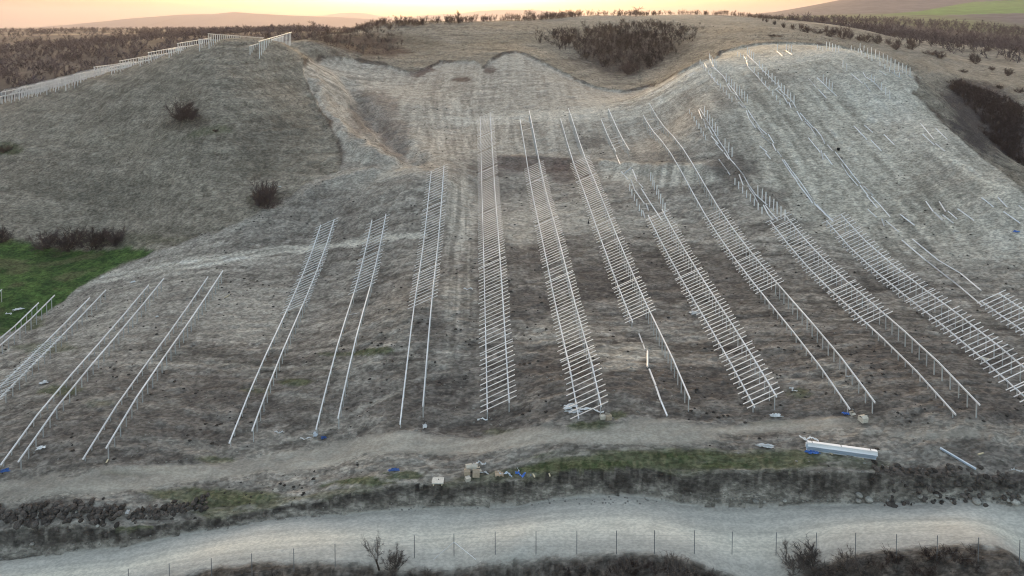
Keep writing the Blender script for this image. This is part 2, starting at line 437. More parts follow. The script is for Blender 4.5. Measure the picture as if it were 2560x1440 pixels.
# machine-made patches: centre pixel, half sizes, amount
for k, (cx, cy, wx, wy, am, colr) in enumerate([
    (1330, 414, 110, 20, .7, BROWN), (1230, 425, 60, 18, .4, BROWN), (1425, 432, 60, 26, .65, BROWN), (1480, 350, 40, 18, .5, DARK),
    (1640, 440, 170, 26, .85, LIGHT), (1560, 425, 60, 18, .6, LIGHT), (1150, 530, 42, 90, .7, LIGHT), (1300, 560, 70, 45, .6, LIGHT), (1420, 540, 120, 40, .45, LIGHT),
    (1560, 560, 160, 26, .4, LIGHT), (1320, 760, 70, 40, .65, DARK), (1500, 700, 110, 55, .6, DARK), (1330, 640, 70, 30, .45, DARK), (1760, 690, 170, 70, .45, DARK),
    (1560, 880, 110, 26, .7, LIGHT), (1545, 915, 60, 14, .5, LIGHT), (1400, 830, 110, 34, .3, LIGHT), (1700, 960, 190, 42, .6, DARK), (1360, 930, 90, 40, .4, DARK),
    (2050, 860, 260, 70, .35, DARK), (2350, 900, 220, 60, .5, DARK), (2500, 1010, 160, 50, .55, DARK), (2150, 1010, 300, 40, .4, DARK), (1080, 830, 60, 50, .55, DARK),
    (1150, 720, 50, 40, .35, LIGHT), (600, 780, 140, 60, .32, LIGHT), (560, 880, 300, 16, .3, DARK), (450, 960, 300, 40, .42, DARK), (700, 1010, 260, 40, .35, DARK),
    (950, 990, 160, 40, .35, DARK), (330, 1060, 240, 40, .38, DARK), (560, 640, 260, 22, .25, LIGHT), (860, 400, 60, 50, .35, LIGHT), (990, 420, 60, 22, .45, LIGHT), (930, 450, 90, 22, .3, LIGHT),
    (940, 270, 60, 60, .45, BROWN), (990, 340, 40, 55, .45, BROWN), (900, 300, 40, 70, .3, DARK), (1050, 170, 34, 15, .9, BROWN), (1225, 168, 16, 12, .9, BROWN), (1155, 193, 26, 6, .85, BROWN), (880, 420, 70, 14, .3, DARK),
    (1250, 150, 60, 16, .4, LIGHT), (1530, 250, 70, 34, .55, LIGHT), (1600, 280, 60, 24, .35, LIGHT),
    (2030, 130, 190, 22, .8, PALE), (2150, 170, 110, 26, .45, LIGHT), (2230, 270, 70, 55, .8, PALE), (2160, 220, 90, 46, .6, PALE), (2300, 330, 60, 50, .5, PALE), (2360, 400, 70, 60, .4, LIGHT), (2480, 520, 90, 40, .4, LIGHT),
    (2520, 600, 90, 30, .75, PALE), (2470, 640, 110, 14, .6, LIGHT), (2290, 200, 24, 26, .5, LIGHT), (1930, 190, 60, 20, .35, DARK), (1830, 240, 60, 30, .25, DARK),
    (1830, 420, 60, 34, .65, DARK), (1930, 500, 50, 30, .6, DARK), (1960, 560, 90, 14, .4, DARK), (1640, 395, 80, 22, .35, DARK),
    (2300, 1185, 130, 22, .9, DARK), (2480, 1195, 120, 30, .9, DARK), (2150, 1195, 60, 14, .7, DARK), (2520, 1140, 120, 30, .5, DARK),
    (1000, 455, 60, 10, .3, DARK), (620, 1140, 280, 22, .25, LIGHT), (1860, 790, 300, 16, .25, DARK), (2200, 720, 160, 30, .3, DARK),
]):
    BR = mix(BR, colr[None, None] * (0.82 + 0.36 * n_fin)[..., None], am * blob(cx, cy, wx, wy, .5, .6, k))
# lighter wheel tracks on the bare field
for pts, w, am in [
    ([(170, 712), (330, 690), (520, 660), (700, 632), (860, 612), (1060, 596)], .55, 1.0), ([(190, 700), (340, 676), (530, 648), (700, 622), (870, 606), (1060, 590)], .45, .9),
    ([(230, 735), (430, 700), (560, 690)], .4, .4), ([(380, 912), (560, 905), (760, 915), (960, 905)], .35, .5), ([(700, 890), (860, 880), (1000, 886)], .3, -.6), ([(870, 1030), (1000, 985)], .3, .5),
    ([(1140, 460), (1135, 600), (1128, 720), (1120, 900)], .7, .35), ([(1175, 470), (1170, 600), (1165, 720)], .5, .3), ([(640, 960), (700, 985), (800, 1000)], .3, .35),
    ([(1500, 260), (1560, 232), (1700, 190), (1790, 160)], .5, .35), ([(1560, 290), (1650, 245), (1760, 205), (1840, 180)], .5, .3), ([(1530, 270), (1600, 240), (1740, 196)], .4, -.35),
    ([(790, 170), (900, 195), (1000, 215)], .5, .4), ([(790, 200), (880, 225), (960, 250)], .5, -.3), ([(1060, 250), (1090, 330), (1130, 400)], .35, .3), ([(1130, 220), (1150, 300), (1160, 390)], .35, .3),
    ([(1110, 220), (1120, 300), (1145, 390)], .3, -.25), ([(1180, 240), (1190, 300)], .35, .25), ([(2180, 230), (2260, 330), (2400, 470), (2550, 610)], 1.0, .4), ([(2230, 300), (2350, 430), (2540, 600)], .6, -.22),
    ([(2330, 560), (2450, 620), (2560, 640)], .6, .4), ([(1330, 770), (1450, 800)], .3, .2), ([(1850, 930), (2000, 950), (2150, 970)], .35, .35), ([(2000, 905), (2180, 925)], .3, .3)]:
    d = ldist(pl(pts), WX, WY)
    wgt = (1 - sstep(w * .5, w * 1.5, d)) * abs(am) * (0.5 + 0.8 * n_mid)
    BR = mix(BR, ((PALE if am >= .9 else LIGHT) if am > 0 else DARK)[None, None], np.clip(wgt, 0, 1))

# streaks where machines worked: mask, direction, how dark or light
for k, (bl, p0, p1, fc, am) in enumerate([
    ((1630, 225, 190, 50), (1500, 272), (1800, 158), 1.0, .9), ((1130, 300, 110, 110), (1120, 220), (1155, 390), 1.2, .5), ((1290, 330, 200, 60), (1290, 290), (1310, 380), 1.1, .5),
    ((860, 190, 130, 45), (790, 170), (1000, 215), .9, .9), ((900, 300, 90, 90), (850, 230), (960, 370), .9, .5), ((480, 650, 380, 60), (170, 712), (1060, 596), 1.3, .8), ((500, 600, 260, 50), (330, 660), (700, 540), 1.2, .6),
    ((2380, 430, 240, 180), (2180, 230), (2550, 610), .8, .8), ((2000, 300, 260, 150), (1900, 180), (2100, 420), .8, .55), ((650, 900, 560, 50), (380, 905), (960, 895), 1.5, .9), ((1650, 437, 180, 28), (1640, 415), (1628, 462), 1.0, .8),
    ((1150, 620, 40, 220), (1150, 470), (1135, 800), 1.3, .8), ((1900, 600, 420, 70), (1600, 590), (2250, 620), 1.2, .7), ((2150, 780, 460, 130), (1900, 770), (2400, 800), 1.3, .7), ((1450, 860, 420, 60), (1250, 850), (1700, 880), 1.4, .6), ((1250, 210, 160, 40), (1150, 215), (1400, 205), .8, .5)]):
    w = blob(*bl, 1.0, .3, 400 + k) * CLAY
    nz = dirn(p0, p1, .07, fc, 500 + k)
    BR = mix(BR, BR * .62, np.clip(w * am * sstep(.50, .62, nz), 0, 1))
    BR = mix(BR, np.minimum(BR * 1.28, .62), np.clip(w * am * sstep(.46, .36, nz), 0, 1))
# dry meadow
n_ter = fbm(GX * 0.07 + n_mid, H * 1.5, 121, 3, 0.6)
n_tuft = fbm(GX * 2.6, GY * 1.6, 123, 3, 0.75)
tm = np.clip((0.36 * n_ter + 0.32 * fbm(GX * .7, GY * .9, 124, 3, .65) + 0.16 * n_tuft + .16 * n_mid - 0.5) * 2.9 + 0.5, 0, 1)
MD = mix(C(.155, .142, .122)[None, None] + 0 * BR, C(.325, .30, .262)[None, None], tm)
MD = mix(MD, C(.10, .09, .078)[None, None], .5 * sstep(.66, .72, fbm(GX * .55, GY * .8, 126, 2)))
MD = mix(MD, C(.40, .365, .32)[None, None], 0.7 * sstep(-1.5, 7, H) * (1 - far))          # paler tone towards the tops
for k, (cx, cy, wx, wy, am, colr) in enumerate([
    (530, 325, 60, 14, .5, C(.075, .10, .045)), (640, 420, 60, 30, .35, C(.08, .075, .06)), (700, 340, 110, 50, .35, C(.10, .092, .08)), (640, 280, 110, 12, .4, C(.30, .28, .24)), (460, 300, 70, 20, .6, C(.07, .06, .05)), (660, 500, 60, 20, .7, C(.07, .065, .05)),
    (300, 600, 160, 18, .45, C(.08, .085, .05)), (15, 372, 40, 16, .8, C(.055, .07, .035)), (200, 470, 240, 40, .35, C(.11, .105, .09)), (300, 350, 200, 30, .2, C(.25, .24, .2)),
    (1000, 110, 120, 24, .45, C(.11, .095, .07)), (890, 112, 130, 32, .9, C(.075, .052, .047)), (1560, 130, 160, 60, .8, C(.07, .055, .052)), (1600, 190, 80, 22, .35, C(.09, .095, .075)), (1250, 100, 140, 14, .25, C(.12, .11, .08)),
    (2450, 300, 110, 90, .9, C(.05, .043, .048)), (2540, 350, 60, 60, .9, C(.05, .043, .048)), (1700, 110, 80, 26, .6, C(.085, .075, .065)), (2530, 440, 60, 50, .5, C(.10, .09, .075)),
]):
    MD = mix(MD, colr[None, None] * (0.7 + 0.6 * n_tuft)[..., None], am * blob(cx, cy, wx, wy, .6, .5, k + 200))
wl = sstep(-.255, -.285, AA) * sstep(262, 300, RR + 30 * (n_big - .5))
MD = mix(MD, C(.06, .052, .052)[None, None] * (.7 + .6 * n_mid)[..., None], .85 * wl)
ALB = mix(MD, BR, CLAY)
# grass field
gt = np.clip((fbm(GX * .5, GY * .9, 131, 4, .7) - .5) * 2 + .5, 0, 1)
ALB = mix(ALB, mix(C(.03, .068, .022)[None, None] + 0 * BR, C(.085, .15, .045)[None, None], np.clip((.5 * gt + .5 * n_cl2 - .5) * 2.2 + .5, 0, 1)), FIELD)
ALB = mix(ALB, C(.13, .125, .075)[None, None], FIELD * .6 * sstep(.56, .68, fbm(GX * .12, GY * .3, 139, 3)))
ALB = mix(ALB, C(.16, .145, .11)[None, None], FIELD * 0.55 * sstep(.55, .75, fbm(GX * .22, GY * .3, 133, 3)) * sstep(-118, -104, -GY + 8 * n_mid))
# exposed topsoil at the rim of the cut
rim_n = fbm(GX * .13, GY * .13, 137, 3)
rim = np.exp(-((SD - 0.1) / (.12 + 1.1 * np.clip(rim_n - .35, 0, 1) * 1.6)) ** 2) * sstep(135, 160, GY) * .9 * sstep(.38, .60, rim_n)
ALB = mix(ALB, C(.07, .055, .05)[None, None], np.clip(rim, 0, .95))
ALB = mix(ALB, C(.40, .385, .36)[None, None], .6 * np.exp(-((SD - 1.3) / .7) ** 2) * CLAY * sstep(100, 110, GY) * (1 - sstep(140, 150, GY)) * (.4 + n_mid))
# verge grass
for k, (cx, cy, wx, wy, am) in enumerate([
    (1900, 1150, 240, 26, .8), (1600, 1150, 260, 34, .85), (1420, 1165, 160, 30, .8), (1300, 1185, 200, 18, .5), (900, 1203, 90, 12, .9), (1010, 1190, 60, 12, .8), (520, 1248, 150, 24, .75), (640, 1250, 120, 22, .6),
    (350, 1318, 160, 9, .8), (560, 1280, 90, 14, .6), (60, 1345, 60, 10, .4), (850, 1230, 140, 10, .5), (1480, 1068, 70, 16, .85), (1250, 1080, 50, 8, .5), (540, 1150, 50, 8, .7), (410, 1175, 60, 9, .55),
    (930, 880, 60, 9, .85), (850, 885, 60, 5, .6), (740, 955, 40, 10, .75), (150, 975, 50, 12, .7), (640, 975, 40, 8, .5), (250, 1010, 40, 10, .35), (1940, 1060, 60, 8, .4), (2140, 1160, 90, 14, .35), (1540, 1040, 30, 12, .7), (2000, 985, 30, 12, .6),
    (120, 870, 90, 14, .5), (40, 800, 70, 30, .8), (300, 1180, 60, 10, .35),
]):
    b = blob(cx, cy, wx, wy, .6, .75, k + 300)
    ALB = mix(ALB, mix(C(.04, .066, .026)[None, None] + 0 * BR, C(.15, .15, .085)[None, None], np.clip(n_tuft * 1.6 - .3, 0, 1)), am * b * CLAY)
tc = np.clip((0.6 * fbm(GX * .12, GY * 1.4, 141, 3, .7) + .4 * n_fin - .5) * 2.2 + .5, 0, 1)
ALB = mix(ALB, mix(C(.33, .305, .275)[None, None] + 0 * BR, C(.50, .468, .425)[None, None], tc), TRACK * .9)
# gravel road: grey stone with a worn, paler, beige middle
lane = (LR - lnear) / (lb[:, None] - lnear + 1e-6)
wear = np.exp(-((lane - .45 - .12 * (fbm(GX * .05, GY * .05, 143) - .5)) / .20) ** 2)
rdir = (lane * 7.0)
arc = AA * 74.0
rc = np.clip((0.6 * fbm(arc * .05, rdir * 1.6, 145, 4, .65) + .4 * fbm(GX * .9, GY * .9, 147, 3) - .5) * 1.8 + .5, 0, 1)
RD = mix(C(.46, .452, .435)[None, None] + 0 * BR, C(.62, .61, .585)[None, None], rc)
RD = mix(RD, C(.71, .68, .615)[None, None] * (.92 + .16 * rc)[..., None], .85 * wear)
for ln, wd_, am_ in ((.30, .035, .4), (.40, .035, .35), (.58, .04, .4), (.70, .035, .35)):
    RD = mix(RD, C(.36, .345, .32)[None, None], am_ * np.exp(-((lane - ln - .05 * (fbm(arc * .04, arc * 0, 146) - .5)) / wd_) ** 2) * sstep(.35, .65, fbm(arc * .06 + ln * 40, lane * 3, 148, 3)))
RD = mix(RD, C(.33, .325, .315)[None, None], .55 * np.exp(-((lane - .10) / .10) ** 2) * (.4 + n_mid))
RD = mix(RD, C(.34, .33, .315)[None, None], .6 * sstep(.80, .98, lane + .16 * (n_mid - .5)))
ALB = mix(ALB, RD, ROAD)
ALB = mix(ALB, mix(C(.055, .05, .047)[None, None] + 0 * BR, C(.17, .155, .145)[None, None], np.clip((n_tuft - .35) * 2, 0, 1)), NEARV)
# cut bank: dark topsoil above, paler scraped subsoil below, marks of the bucket teeth
bx_, bz_ = AA * 74.0, BW * 2.6
bn = fbm(bx_ * .25, bz_ * .5, 151, 3)
bf = fbm(bx_ * 1.3, bz_ * 1.3, 152, 3, .65)
teeth = vnoise(AA * 210, bz_ * .5 + 3 * fbm(AA * 30, AA * 0, 149), 153)
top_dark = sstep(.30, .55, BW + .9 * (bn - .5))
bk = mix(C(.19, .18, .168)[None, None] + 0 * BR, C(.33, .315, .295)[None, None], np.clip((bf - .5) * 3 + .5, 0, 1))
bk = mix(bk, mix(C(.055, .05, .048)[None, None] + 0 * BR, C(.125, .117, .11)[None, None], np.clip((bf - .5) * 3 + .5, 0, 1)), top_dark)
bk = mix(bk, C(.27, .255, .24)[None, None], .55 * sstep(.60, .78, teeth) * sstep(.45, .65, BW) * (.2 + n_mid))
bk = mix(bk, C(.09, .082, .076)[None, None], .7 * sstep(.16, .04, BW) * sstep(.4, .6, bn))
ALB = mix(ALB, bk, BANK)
# far country
FW = mix(C(.05, .044, .047)[None, None] + 0 * BR, C(.10, .088, .088)[None, None], np.clip(fbm(GX * .02, GY * .006, 161, 4) * 2.4 - .7, 0, 1))
strip = fbm(GX * .0012 + 3, GY * .006, 163, 2)
FW = mix(FW, C(.22, .19, .165)[None, None], .8 * sstep(.62, .68, strip) * (GX < 0))
ALB = mix(ALB, FW, far * (1 - sstep(-60, 40, GX) * (1 - sstep(700, 760, RR))))
fg = sdist(pl([(2175, 39), (2300, 28), (2440, 4), (2560, -10), (2650, 20), (2560, 33), (2350, 38)]), GX, GY, 300)
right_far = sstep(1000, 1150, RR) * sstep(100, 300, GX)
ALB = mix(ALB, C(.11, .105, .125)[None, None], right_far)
ALB = mix(ALB, C(.09, .20, .05)[None, None], right_far * sstep(-5, 5, fg))
ALB = mix(ALB, C(.10, .14, .06)[None, None], sstep(880, 960, RR) * (1 - sstep(1180, 1300, RR)) * sstep(200, 300, GX) * (1 - sstep(600, 700, GX)) * .8)
ALB = np.clip(ALB * C(1.03, 1.0, .955), .015, .75)

# ---- relief on top of the surveyed surface
D = np.zeros(GX.shape)
D -= 0.75 * sstep(-0.1, 0.5, SD) * sstep(150, 175, GY) * (1 - 0.6 * sstep(30, 50, GX) * (1 - sstep(180, 190, GY)))     # the cut lies lower than the meadow
D += CLAY * (0.22 * (n_lat - .5) + 0.10 * (n_fin - .5) + .30 * (n_cl2 - .5) + .28 * (n_cl - .5))
D += pale * .28 * (n_up - .5) + kn * .35 * (n_kn - .5)
D += (1 - CLAY) * (0.65 * (n_ter - .5) + .16 * (n_tuft - .5) + .5 * (n_mid - .5)) * (1 - far)
D += .12 * FIELD * (n_tuft - .5)
D *= (1 - ROAD * .85) * (1 - TRACK * .6)
slump = np.exp(-((GX - 62) / 22) ** 2) * sstep(66, 69, GY) * (1 - sstep(74, 78, GY)) * (BW > .02)
D += slump * .9 * (fbm(GX * .8, GY * .8, 171, 4, .7) - .45)
D += BANK * (.35 * (fbm(GX * .6, GY * .6, 173, 3) - .5) - .16 * teeth)
D += NEARV * .5 * (n_mid - .5)
D = np.where(LR < math.log(57), 0, D)
def ridge(pts, w, h):
    d = ldist(pl(pts), WX, WY, 14)
    return h * np.exp(-(d / w) ** 2) * (.6 + .8 * n_mid)
D += ridge([(795, 205), (822, 280), (860, 350), (920, 385), (985, 402)], 2.6, 2.0) + ridge([(930, 430), (860, 450), (760, 485)], 2.0, .9)
D -= ridge([(868, 195), (905, 260), (955, 320), (1000, 370), (1030, 400)], 3.0, 2.2)
D += ridge([(1250, 392), (1340, 398), (1430, 402)], 1.6, .8) + ridge([(1500, 412), (1640, 420), (1780, 425)], 2.0, .9)
D += ridge([(1830, 405), (1900, 480), (1960, 540)], 1.5, .7)
H0 = H.copy()
H = H + D

# ------------------------------------------------------------------ materials
def new_mat(name):
    m = bpy.data.materials.new(name); m.use_nodes = True
    nt = m.node_tree
    b = nt.nodes['Principled BSDF']
    return m, nt, b

def ground_mat(name, s1, s2, amount, bump, rough=.95, spk=(.9, .30), spk2=(3.2, .35)):
    m, nt, b = new_mat(name)
    N, Lk = nt.nodes, nt.links
    at = N.new('ShaderNodeAttribute'); at.attribute_name = 'albedo'
    geo = N.new('ShaderNodeNewGeometry')
    mp = N.new('ShaderNodeMapping'); mp.inputs['Scale'].default_value = (.55, 1.15, 1.0); Lk.new(geo.outputs['Position'], mp.inputs['Vector'])
    def noise(sc, det, ro=.6):
        n = N.new('ShaderNodeTexNoise'); n.inputs['Scale'].default_value = sc; n.inputs['Detail'].default_value = det; n.inputs['Roughness'].default_value = ro
        Lk.new(mp.outputs['Vector'], n.inputs['Vector'])
        return n
    def rng_(n, lo, hi, am):
        r = N.new('ShaderNodeMapRange'); r.inputs['From Min'].default_value = lo; r.inputs['From Max'].default_value = hi
        r.inputs['To Min'].default_value = 1 - am; r.inputs['To Max'].default_value = 1 + am
        Lk.new(n.outputs['Fac'], r.inputs['Value'])
        return r
    def mul(a_, b_):
        q = N.new('ShaderNodeMath'); q.operation = 'MULTIPLY'; Lk.new(a_, q.inputs[0]); Lk.new(b_, q.inputs[1]); return q.outputs[0]
    n1, n2 = noise(s1, 5, .7), noise(s2, 3)
    f = mul(rng_(n1, .3, .7, amount).outputs['Result'], rng_(noise(spk[0], 3, .55), .44, .56, spk[1]).outputs['Result'])
    f = mul(f, rng_(noise(spk2[0], 2, .5), .44, .56, spk2[1]).outputs['Result'])
    mx = N.new('ShaderNodeMix'); mx.data_type = 'RGBA'; mx.blend_type = 'MULTIPLY'; mx.inputs['Factor'].default_value = 1
    Lk.new(at.outputs['Color'], mx.inputs['A']); Lk.new(f, mx.inputs['B'])
    Lk.new(mx.outputs['Result'], b.inputs['Base Color'])
    b.inputs['Roughness'].default_value = rough
    b.inputs['Specular IOR Level'].default_value = .15
    ad = N.new('ShaderNodeMath'); ad.operation = 'ADD'
    Lk.new(n1.outputs['Fac'], ad.inputs[0]); Lk.new(n2.outputs['Fac'], ad.inputs[1])
    bp = N.new('ShaderNodeBump'); bp.inputs['Strength'].default_value = bump; bp.inputs['Distance'].default_value = .25
    Lk.new(ad.outputs[0], bp.inputs['Height']); Lk.new(bp.outputs['Normal'], b.inputs['Normal'])
    return m

M_SOIL = ground_mat('soil', 1.1, 5.0, .26, .7, .95, (.9, .09), (3.2, .22))
M_GRASS = ground_mat('dry grass', 1.3, 6.0, .26, .6, .95, (.8, .10), (2.6, .17))
M_GREEN = ground_mat('green grass', 2.0, 7.0, .3, .7, .95, (.9, .15), (3.0, .25))
M_GRAVEL = ground_mat('gravel', 2.6, 10.0, .08, .25, .95, (1.2, .03), (5.0, .09))
M_BANK = ground_mat('cut soil', 1.6, 6.0, .3, .9, .95, (1.0, .12), (3.5, .25))
M_FAR = ground_mat('far land', .05, .2, .25, .2, .95, (.04, .1), (.15, .1))

def plain_mat(name, col, rough=.6, metal=0.0, var=.12, scale=6.0, spec=.4):
    m, nt, b = new_mat(name)
    N, Lk = nt.nodes, nt.links
    tc = N.new('ShaderNodeTexCoord')
    n1 = N.new('ShaderNodeTexNoise'); n1.inputs['Scale'].default_value = scale; n1.inputs['Detail'].default_value = 4
    Lk.new(tc.outputs['Object'], n1.inputs['Vector'])
    mr = N.new('ShaderNodeMapRange'); mr.inputs['From Min'].default_value = .3; mr.inputs['From Max'].default_value = .7
    mr.inputs['To Min'].default_value = 1 - var; mr.inputs['To Max'].default_value = 1 + var
    Lk.new(n1.outputs['Fac'], mr.inputs['Value'])
    mx = N.new('ShaderNodeMix'); mx.data_type = 'RGBA'; mx.blend_type = 'MULTIPLY'; mx.inputs['Factor'].default_value = 1
    mx.inputs['A'].default_value = (*col, 1)
    oi = N.new('ShaderNodeObjectInfo')                       # pieces differ a little from each other
    m2 = N.new('ShaderNodeMapRange'); m2.inputs['To Min'].default_value = 1 - 1.3 * var; m2.inputs['To Max'].default_value = 1 + .8 * var
    Lk.new(oi.outputs['Random'], m2.inputs['Value'])
    ml = N.new('ShaderNodeMath'); ml.operation = 'MULTIPLY'
    Lk.new(mr.outputs['Result'], ml.inputs[0]); Lk.new(m2.outputs['Result'], ml.inputs[1])
    Lk.new(ml.outputs[0], mx.inputs['B'])
    Lk.new(mx.outputs['Result'], b.inputs['Base Color'])
    b.inputs['Roughness'].default_value = rough; b.inputs['Metallic'].default_value = metal
    b.inputs['Specular IOR Level'].default_value = spec
    return m

M_STEEL = plain_mat('galvanised steel', (.86, .86, .885), .42, .1, .10, 3)
M_POST = plain_mat('weathered steel', (.50, .50, .51), .55, .1, .1, 3)
M_TWIG = plain_mat('bare twigs', (.095, .072, .07), .9, 0, .3, 2, .1)
M_TWIG2 = plain_mat('grey twigs', (.15, .13, .12), .9, 0, .3, 2, .1)
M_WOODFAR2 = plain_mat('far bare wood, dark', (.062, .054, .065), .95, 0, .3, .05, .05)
M_TWIG3 = plain_mat('dark twigs', (.07, .052, .05), .9, 0, .3, 2, .1)
M_STRAW = plain_mat('straw', (.34, .31, .26), .95, 0, .3, 1, .05)
M_DEAD = plain_mat('dead grass', (.10, .092, .078), .95, 0, .3, 1, .05)
M_LEAF = plain_mat('green blades', (.075, .105, .042), .9, 0, .35, 1, .05)
M_PALE = plain_mat('pale clod', (.40, .385, .36), .95, 0, .25, 3, .05)
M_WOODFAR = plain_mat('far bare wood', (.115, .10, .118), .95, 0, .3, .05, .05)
M_BARK = plain_mat('bark', (.075, .06, .052), .9, 0, .3, 5, .1)
M_BLUE = plain_mat('blue film', (.05, .16, .50), .4, 0, .3, 4)
M_WHITE = plain_mat('white film', (.75, .76, .78), .45, 0, .15, 4)
M_CARD = plain_mat('cardboard', (.48, .39, .30), .85, 0, .15, 5, .1)
M_CARDL = plain_mat('pale cardboard', (.62, .57, .50), .85, 0, .12, 5, .1)
M_CONC = plain_mat('concrete', (.66, .64, .60), .85, 0, .12, 6, .1)
M_STONE = plain_mat('stone', (.36, .345, .32), .9, 0, .3, 4, .1)
M_CLOD = plain_mat('clod', (.105, .092, .085), .97, 0, .4, 5, .05)
M_WOOD = plain_mat('sawn wood', (.62, .55, .40), .8, 0, .12, 6, .1)
M_BLACK = plain_mat('dark rubber', (.015, .015, .017), .6, 0, .2, 6)
M_PROFILE = plain_mat('coated profile', (.60, .68, .78), .35, .2, .1, 2)
M_FENCE = plain_mat('fence steel', (.19, .20, .22), .6, .2, .1, 3)
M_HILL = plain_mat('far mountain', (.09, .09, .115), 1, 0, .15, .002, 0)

# ------------------------------------------------------------------ ground sheet, cut along its covers
REG = np.zeros(GX.shape, np.int8)                      # 0 bare ground
REG[CLAY < .5] = 1
REG[(FIELD > .5)] = 2
REG[(TRACK > .5) & (BW >= .985)] = 3
REG[BANK > .5] = 5
REG[(BW <= .02)] = 6
REG[(ROAD > .5) & (BW <= .02)] = 4
REG[RR > 430] = 7
def terrain_obj(name, code, mat):
    fi, fj = np.nonzero(REG[:-1, :-1] == code)
    quad = np.stack([fi * NR + fj, (fi + 1) * NR + fj, (fi + 1) * NR + fj + 1, fi * NR + fj + 1], 1)
    used, inv = np.unique(quad.ravel(), return_inverse=True)
    co = np.stack([GX.ravel()[used], GY.ravel()[used], H.ravel()[used]], 1).astype(np.float32)
    me = bpy.data.meshes.new(name)
    nf = len(quad)
    me.vertices.add(len(used)); me.vertices.foreach_set('co', co.ravel())
    me.loops.add(nf * 4); me.loops.foreach_set('vertex_index', inv.astype(np.int32).ravel())
    me.polygons.add(nf)
    me.polygons.foreach_set('loop_start', np.arange(0, nf * 4, 4, dtype=np.int32))
    me.polygons.foreach_set('loop_total', np.full(nf, 4, np.int32))
    me.polygons.foreach_set('use_smooth', np.ones(nf, bool))
    me.update(calc_edges=True)
    at = me.attributes.new('albedo', 'FLOAT_COLOR', 'POINT')
    c4 = np.ones((len(used), 4), np.float32); c4[:, :3] = ALB.reshape(-1, 3)[used]
    at.data.foreach_set('color', c4.ravel())
    me.materials.append(mat)
    o = bpy.data.objects.new(name, me); COL.objects.link(o)
    o['kind'] = 'structure'
    return o
for nm, code, mt in [('bare_ground', 0, M_SOIL), ('meadow_hillside', 1, M_GRASS), ('grass_field', 2, M_GREEN), ('dirt_track', 3, M_GRAVEL),
                     ('gravel_road', 4, M_GRAVEL), ('cut_bank', 5, M_BANK), ('road_verge', 6, M_GRASS), ('far_terrain', 7, M_FAR)]:
    terrain_obj(nm, code, mt)

# far mountains: real ridges kilometres away
def mountain(prof, Y, depth, base):
    p = np.array(prof, float)
    xs = np.linspace(p[0, 0], p[-1, 0], 90)
    ys = np.interp(xs, p[:, 0], p[:, 1]) + 1.6 * (fbm(xs * .02, xs * 0, 211, 3) - .5)
    ds = np.linspace(-1, 1, 25)
    V, Fc = [], []
    for j, d in enumerate(ds):
        for i in range(90):
            u, y, z = ray(xs[i], ys[i])
            top = z / y * Y
            f = max(0.0, 1 - abs(d)) ** 1.2
            rough = 0.25 * (top - base) * (vnoise(np.array([xs[i] * .03]), np.array([d * 4.0]), 213)[0] - .5) * (1 - f) * f * 4
            V.append((u / y * Y, Y + d * depth, base + (top - base) * f + rough))
    for j in range(24):
        for i in range(89):
            a = j * 90 + i; Fc.append((a, a + 1, a + 91, a + 90))
    me = bpy.data.meshes.new('mountain'); me.from_pydata(V, [], Fc); me.materials.append(M_HILL)
    for q in me.polygons: q.use_smooth = True
    o = bpy.data.objects.new('mountain', me); COL.objects.link(o); o['kind'] = 'structure'
mountain([(40, 72), (130, 66), (190, 61), (250, 55), (300, 48), (370, 43), (450, 36), (530, 35), (582, 30), (640, 34), (720, 38), (800, 41), (880, 45), (960, 50), (1030, 60), (1100, 72)], 6500, 1500, -60)
mountain([(740, 50), (800, 40), (850, 33), (880, 31), (920, 34), (950, 40), (1000, 45), (1060, 38), (1100, 36), (1140, 34), (1200, 27), (1260, 24), (1330, 24), (1400, 30), (1480, 40), (1560, 60)], 10500, 1500, -60)
mountain([(1840, 52), (1880, 36), (1925, 30), (1970, 34), (2040, 44), (2120, 55)], 5200, 800, -40)

# ------------------------------------------------------------------ object helpers
_ONES = ['', 'first', 'second', 'third', 'fourth', 'fifth', 'sixth', 'seventh', 'eighth', 'ninth', 'tenth', 'eleventh', 'twelfth', 'thirteenth',
         'fourteenth', 'fifteenth', 'sixteenth', 'seventeenth', 'eighteenth', 'nineteenth', 'twentieth']
def ordw(n):
    if n <= 20: return _ONES[n]
    tens = {2: 'twenty', 3: 'thirty', 4: 'forty', 5: 'fifty'}[n // 10]
    return tens + '-' + _ONES[n % 10] if n % 10 else tens[:-1] + 'ieth'

def tag(o, label, cat, group=None, kind=None):
    o['label'] = label; o['category'] = cat
    if group: o['group'] = group
    o['kind'] = kind or 'thing'
    return o
def thing(name, label, cat, loc, group=None):
    o = bpy.data.objects.new(name, None); COL.objects.link(o)
    o.location = loc; o.empty_display_size = .5
    return tag(o, label, cat, group)
def part(name, me, parent, mat4=None):
    o = bpy.data.objects.new(name, me); COL.objects.link(o)
    if parent is not None: o.parent = parent
    if mat4 is not None: o.matrix_basis = mat4
    return o
def mesh(name, V, Fc, mat, smooth=False):
    me = bpy.data.meshes.new(name); me.from_pydata([tuple(v) for v in V], [], [tuple(f) for f in Fc])
    me.materials.append(mat)
    if smooth:
        for p in me.polygons: p.use_smooth = True
    me.update()
    return me
def extrude(name, prof, axis, mat):
    """closed profile (list of 2-d points) drawn out from 0 to 1 along an axis"""
    n = len(prof); V = []
    for t in (0.0, 1.0):
        for a, b in prof:
            V.append({'y': (a, t, b), 'z': (a, b, t), 'x': (t, a, b)}[axis])
    Fc = [(k, (k + 1) % n, n + (k + 1) % n, n + k) for k in range(n)] + [tuple(range(n))[::-1], tuple(range(n, 2 * n))]
    return mesh(name, V, Fc, mat)
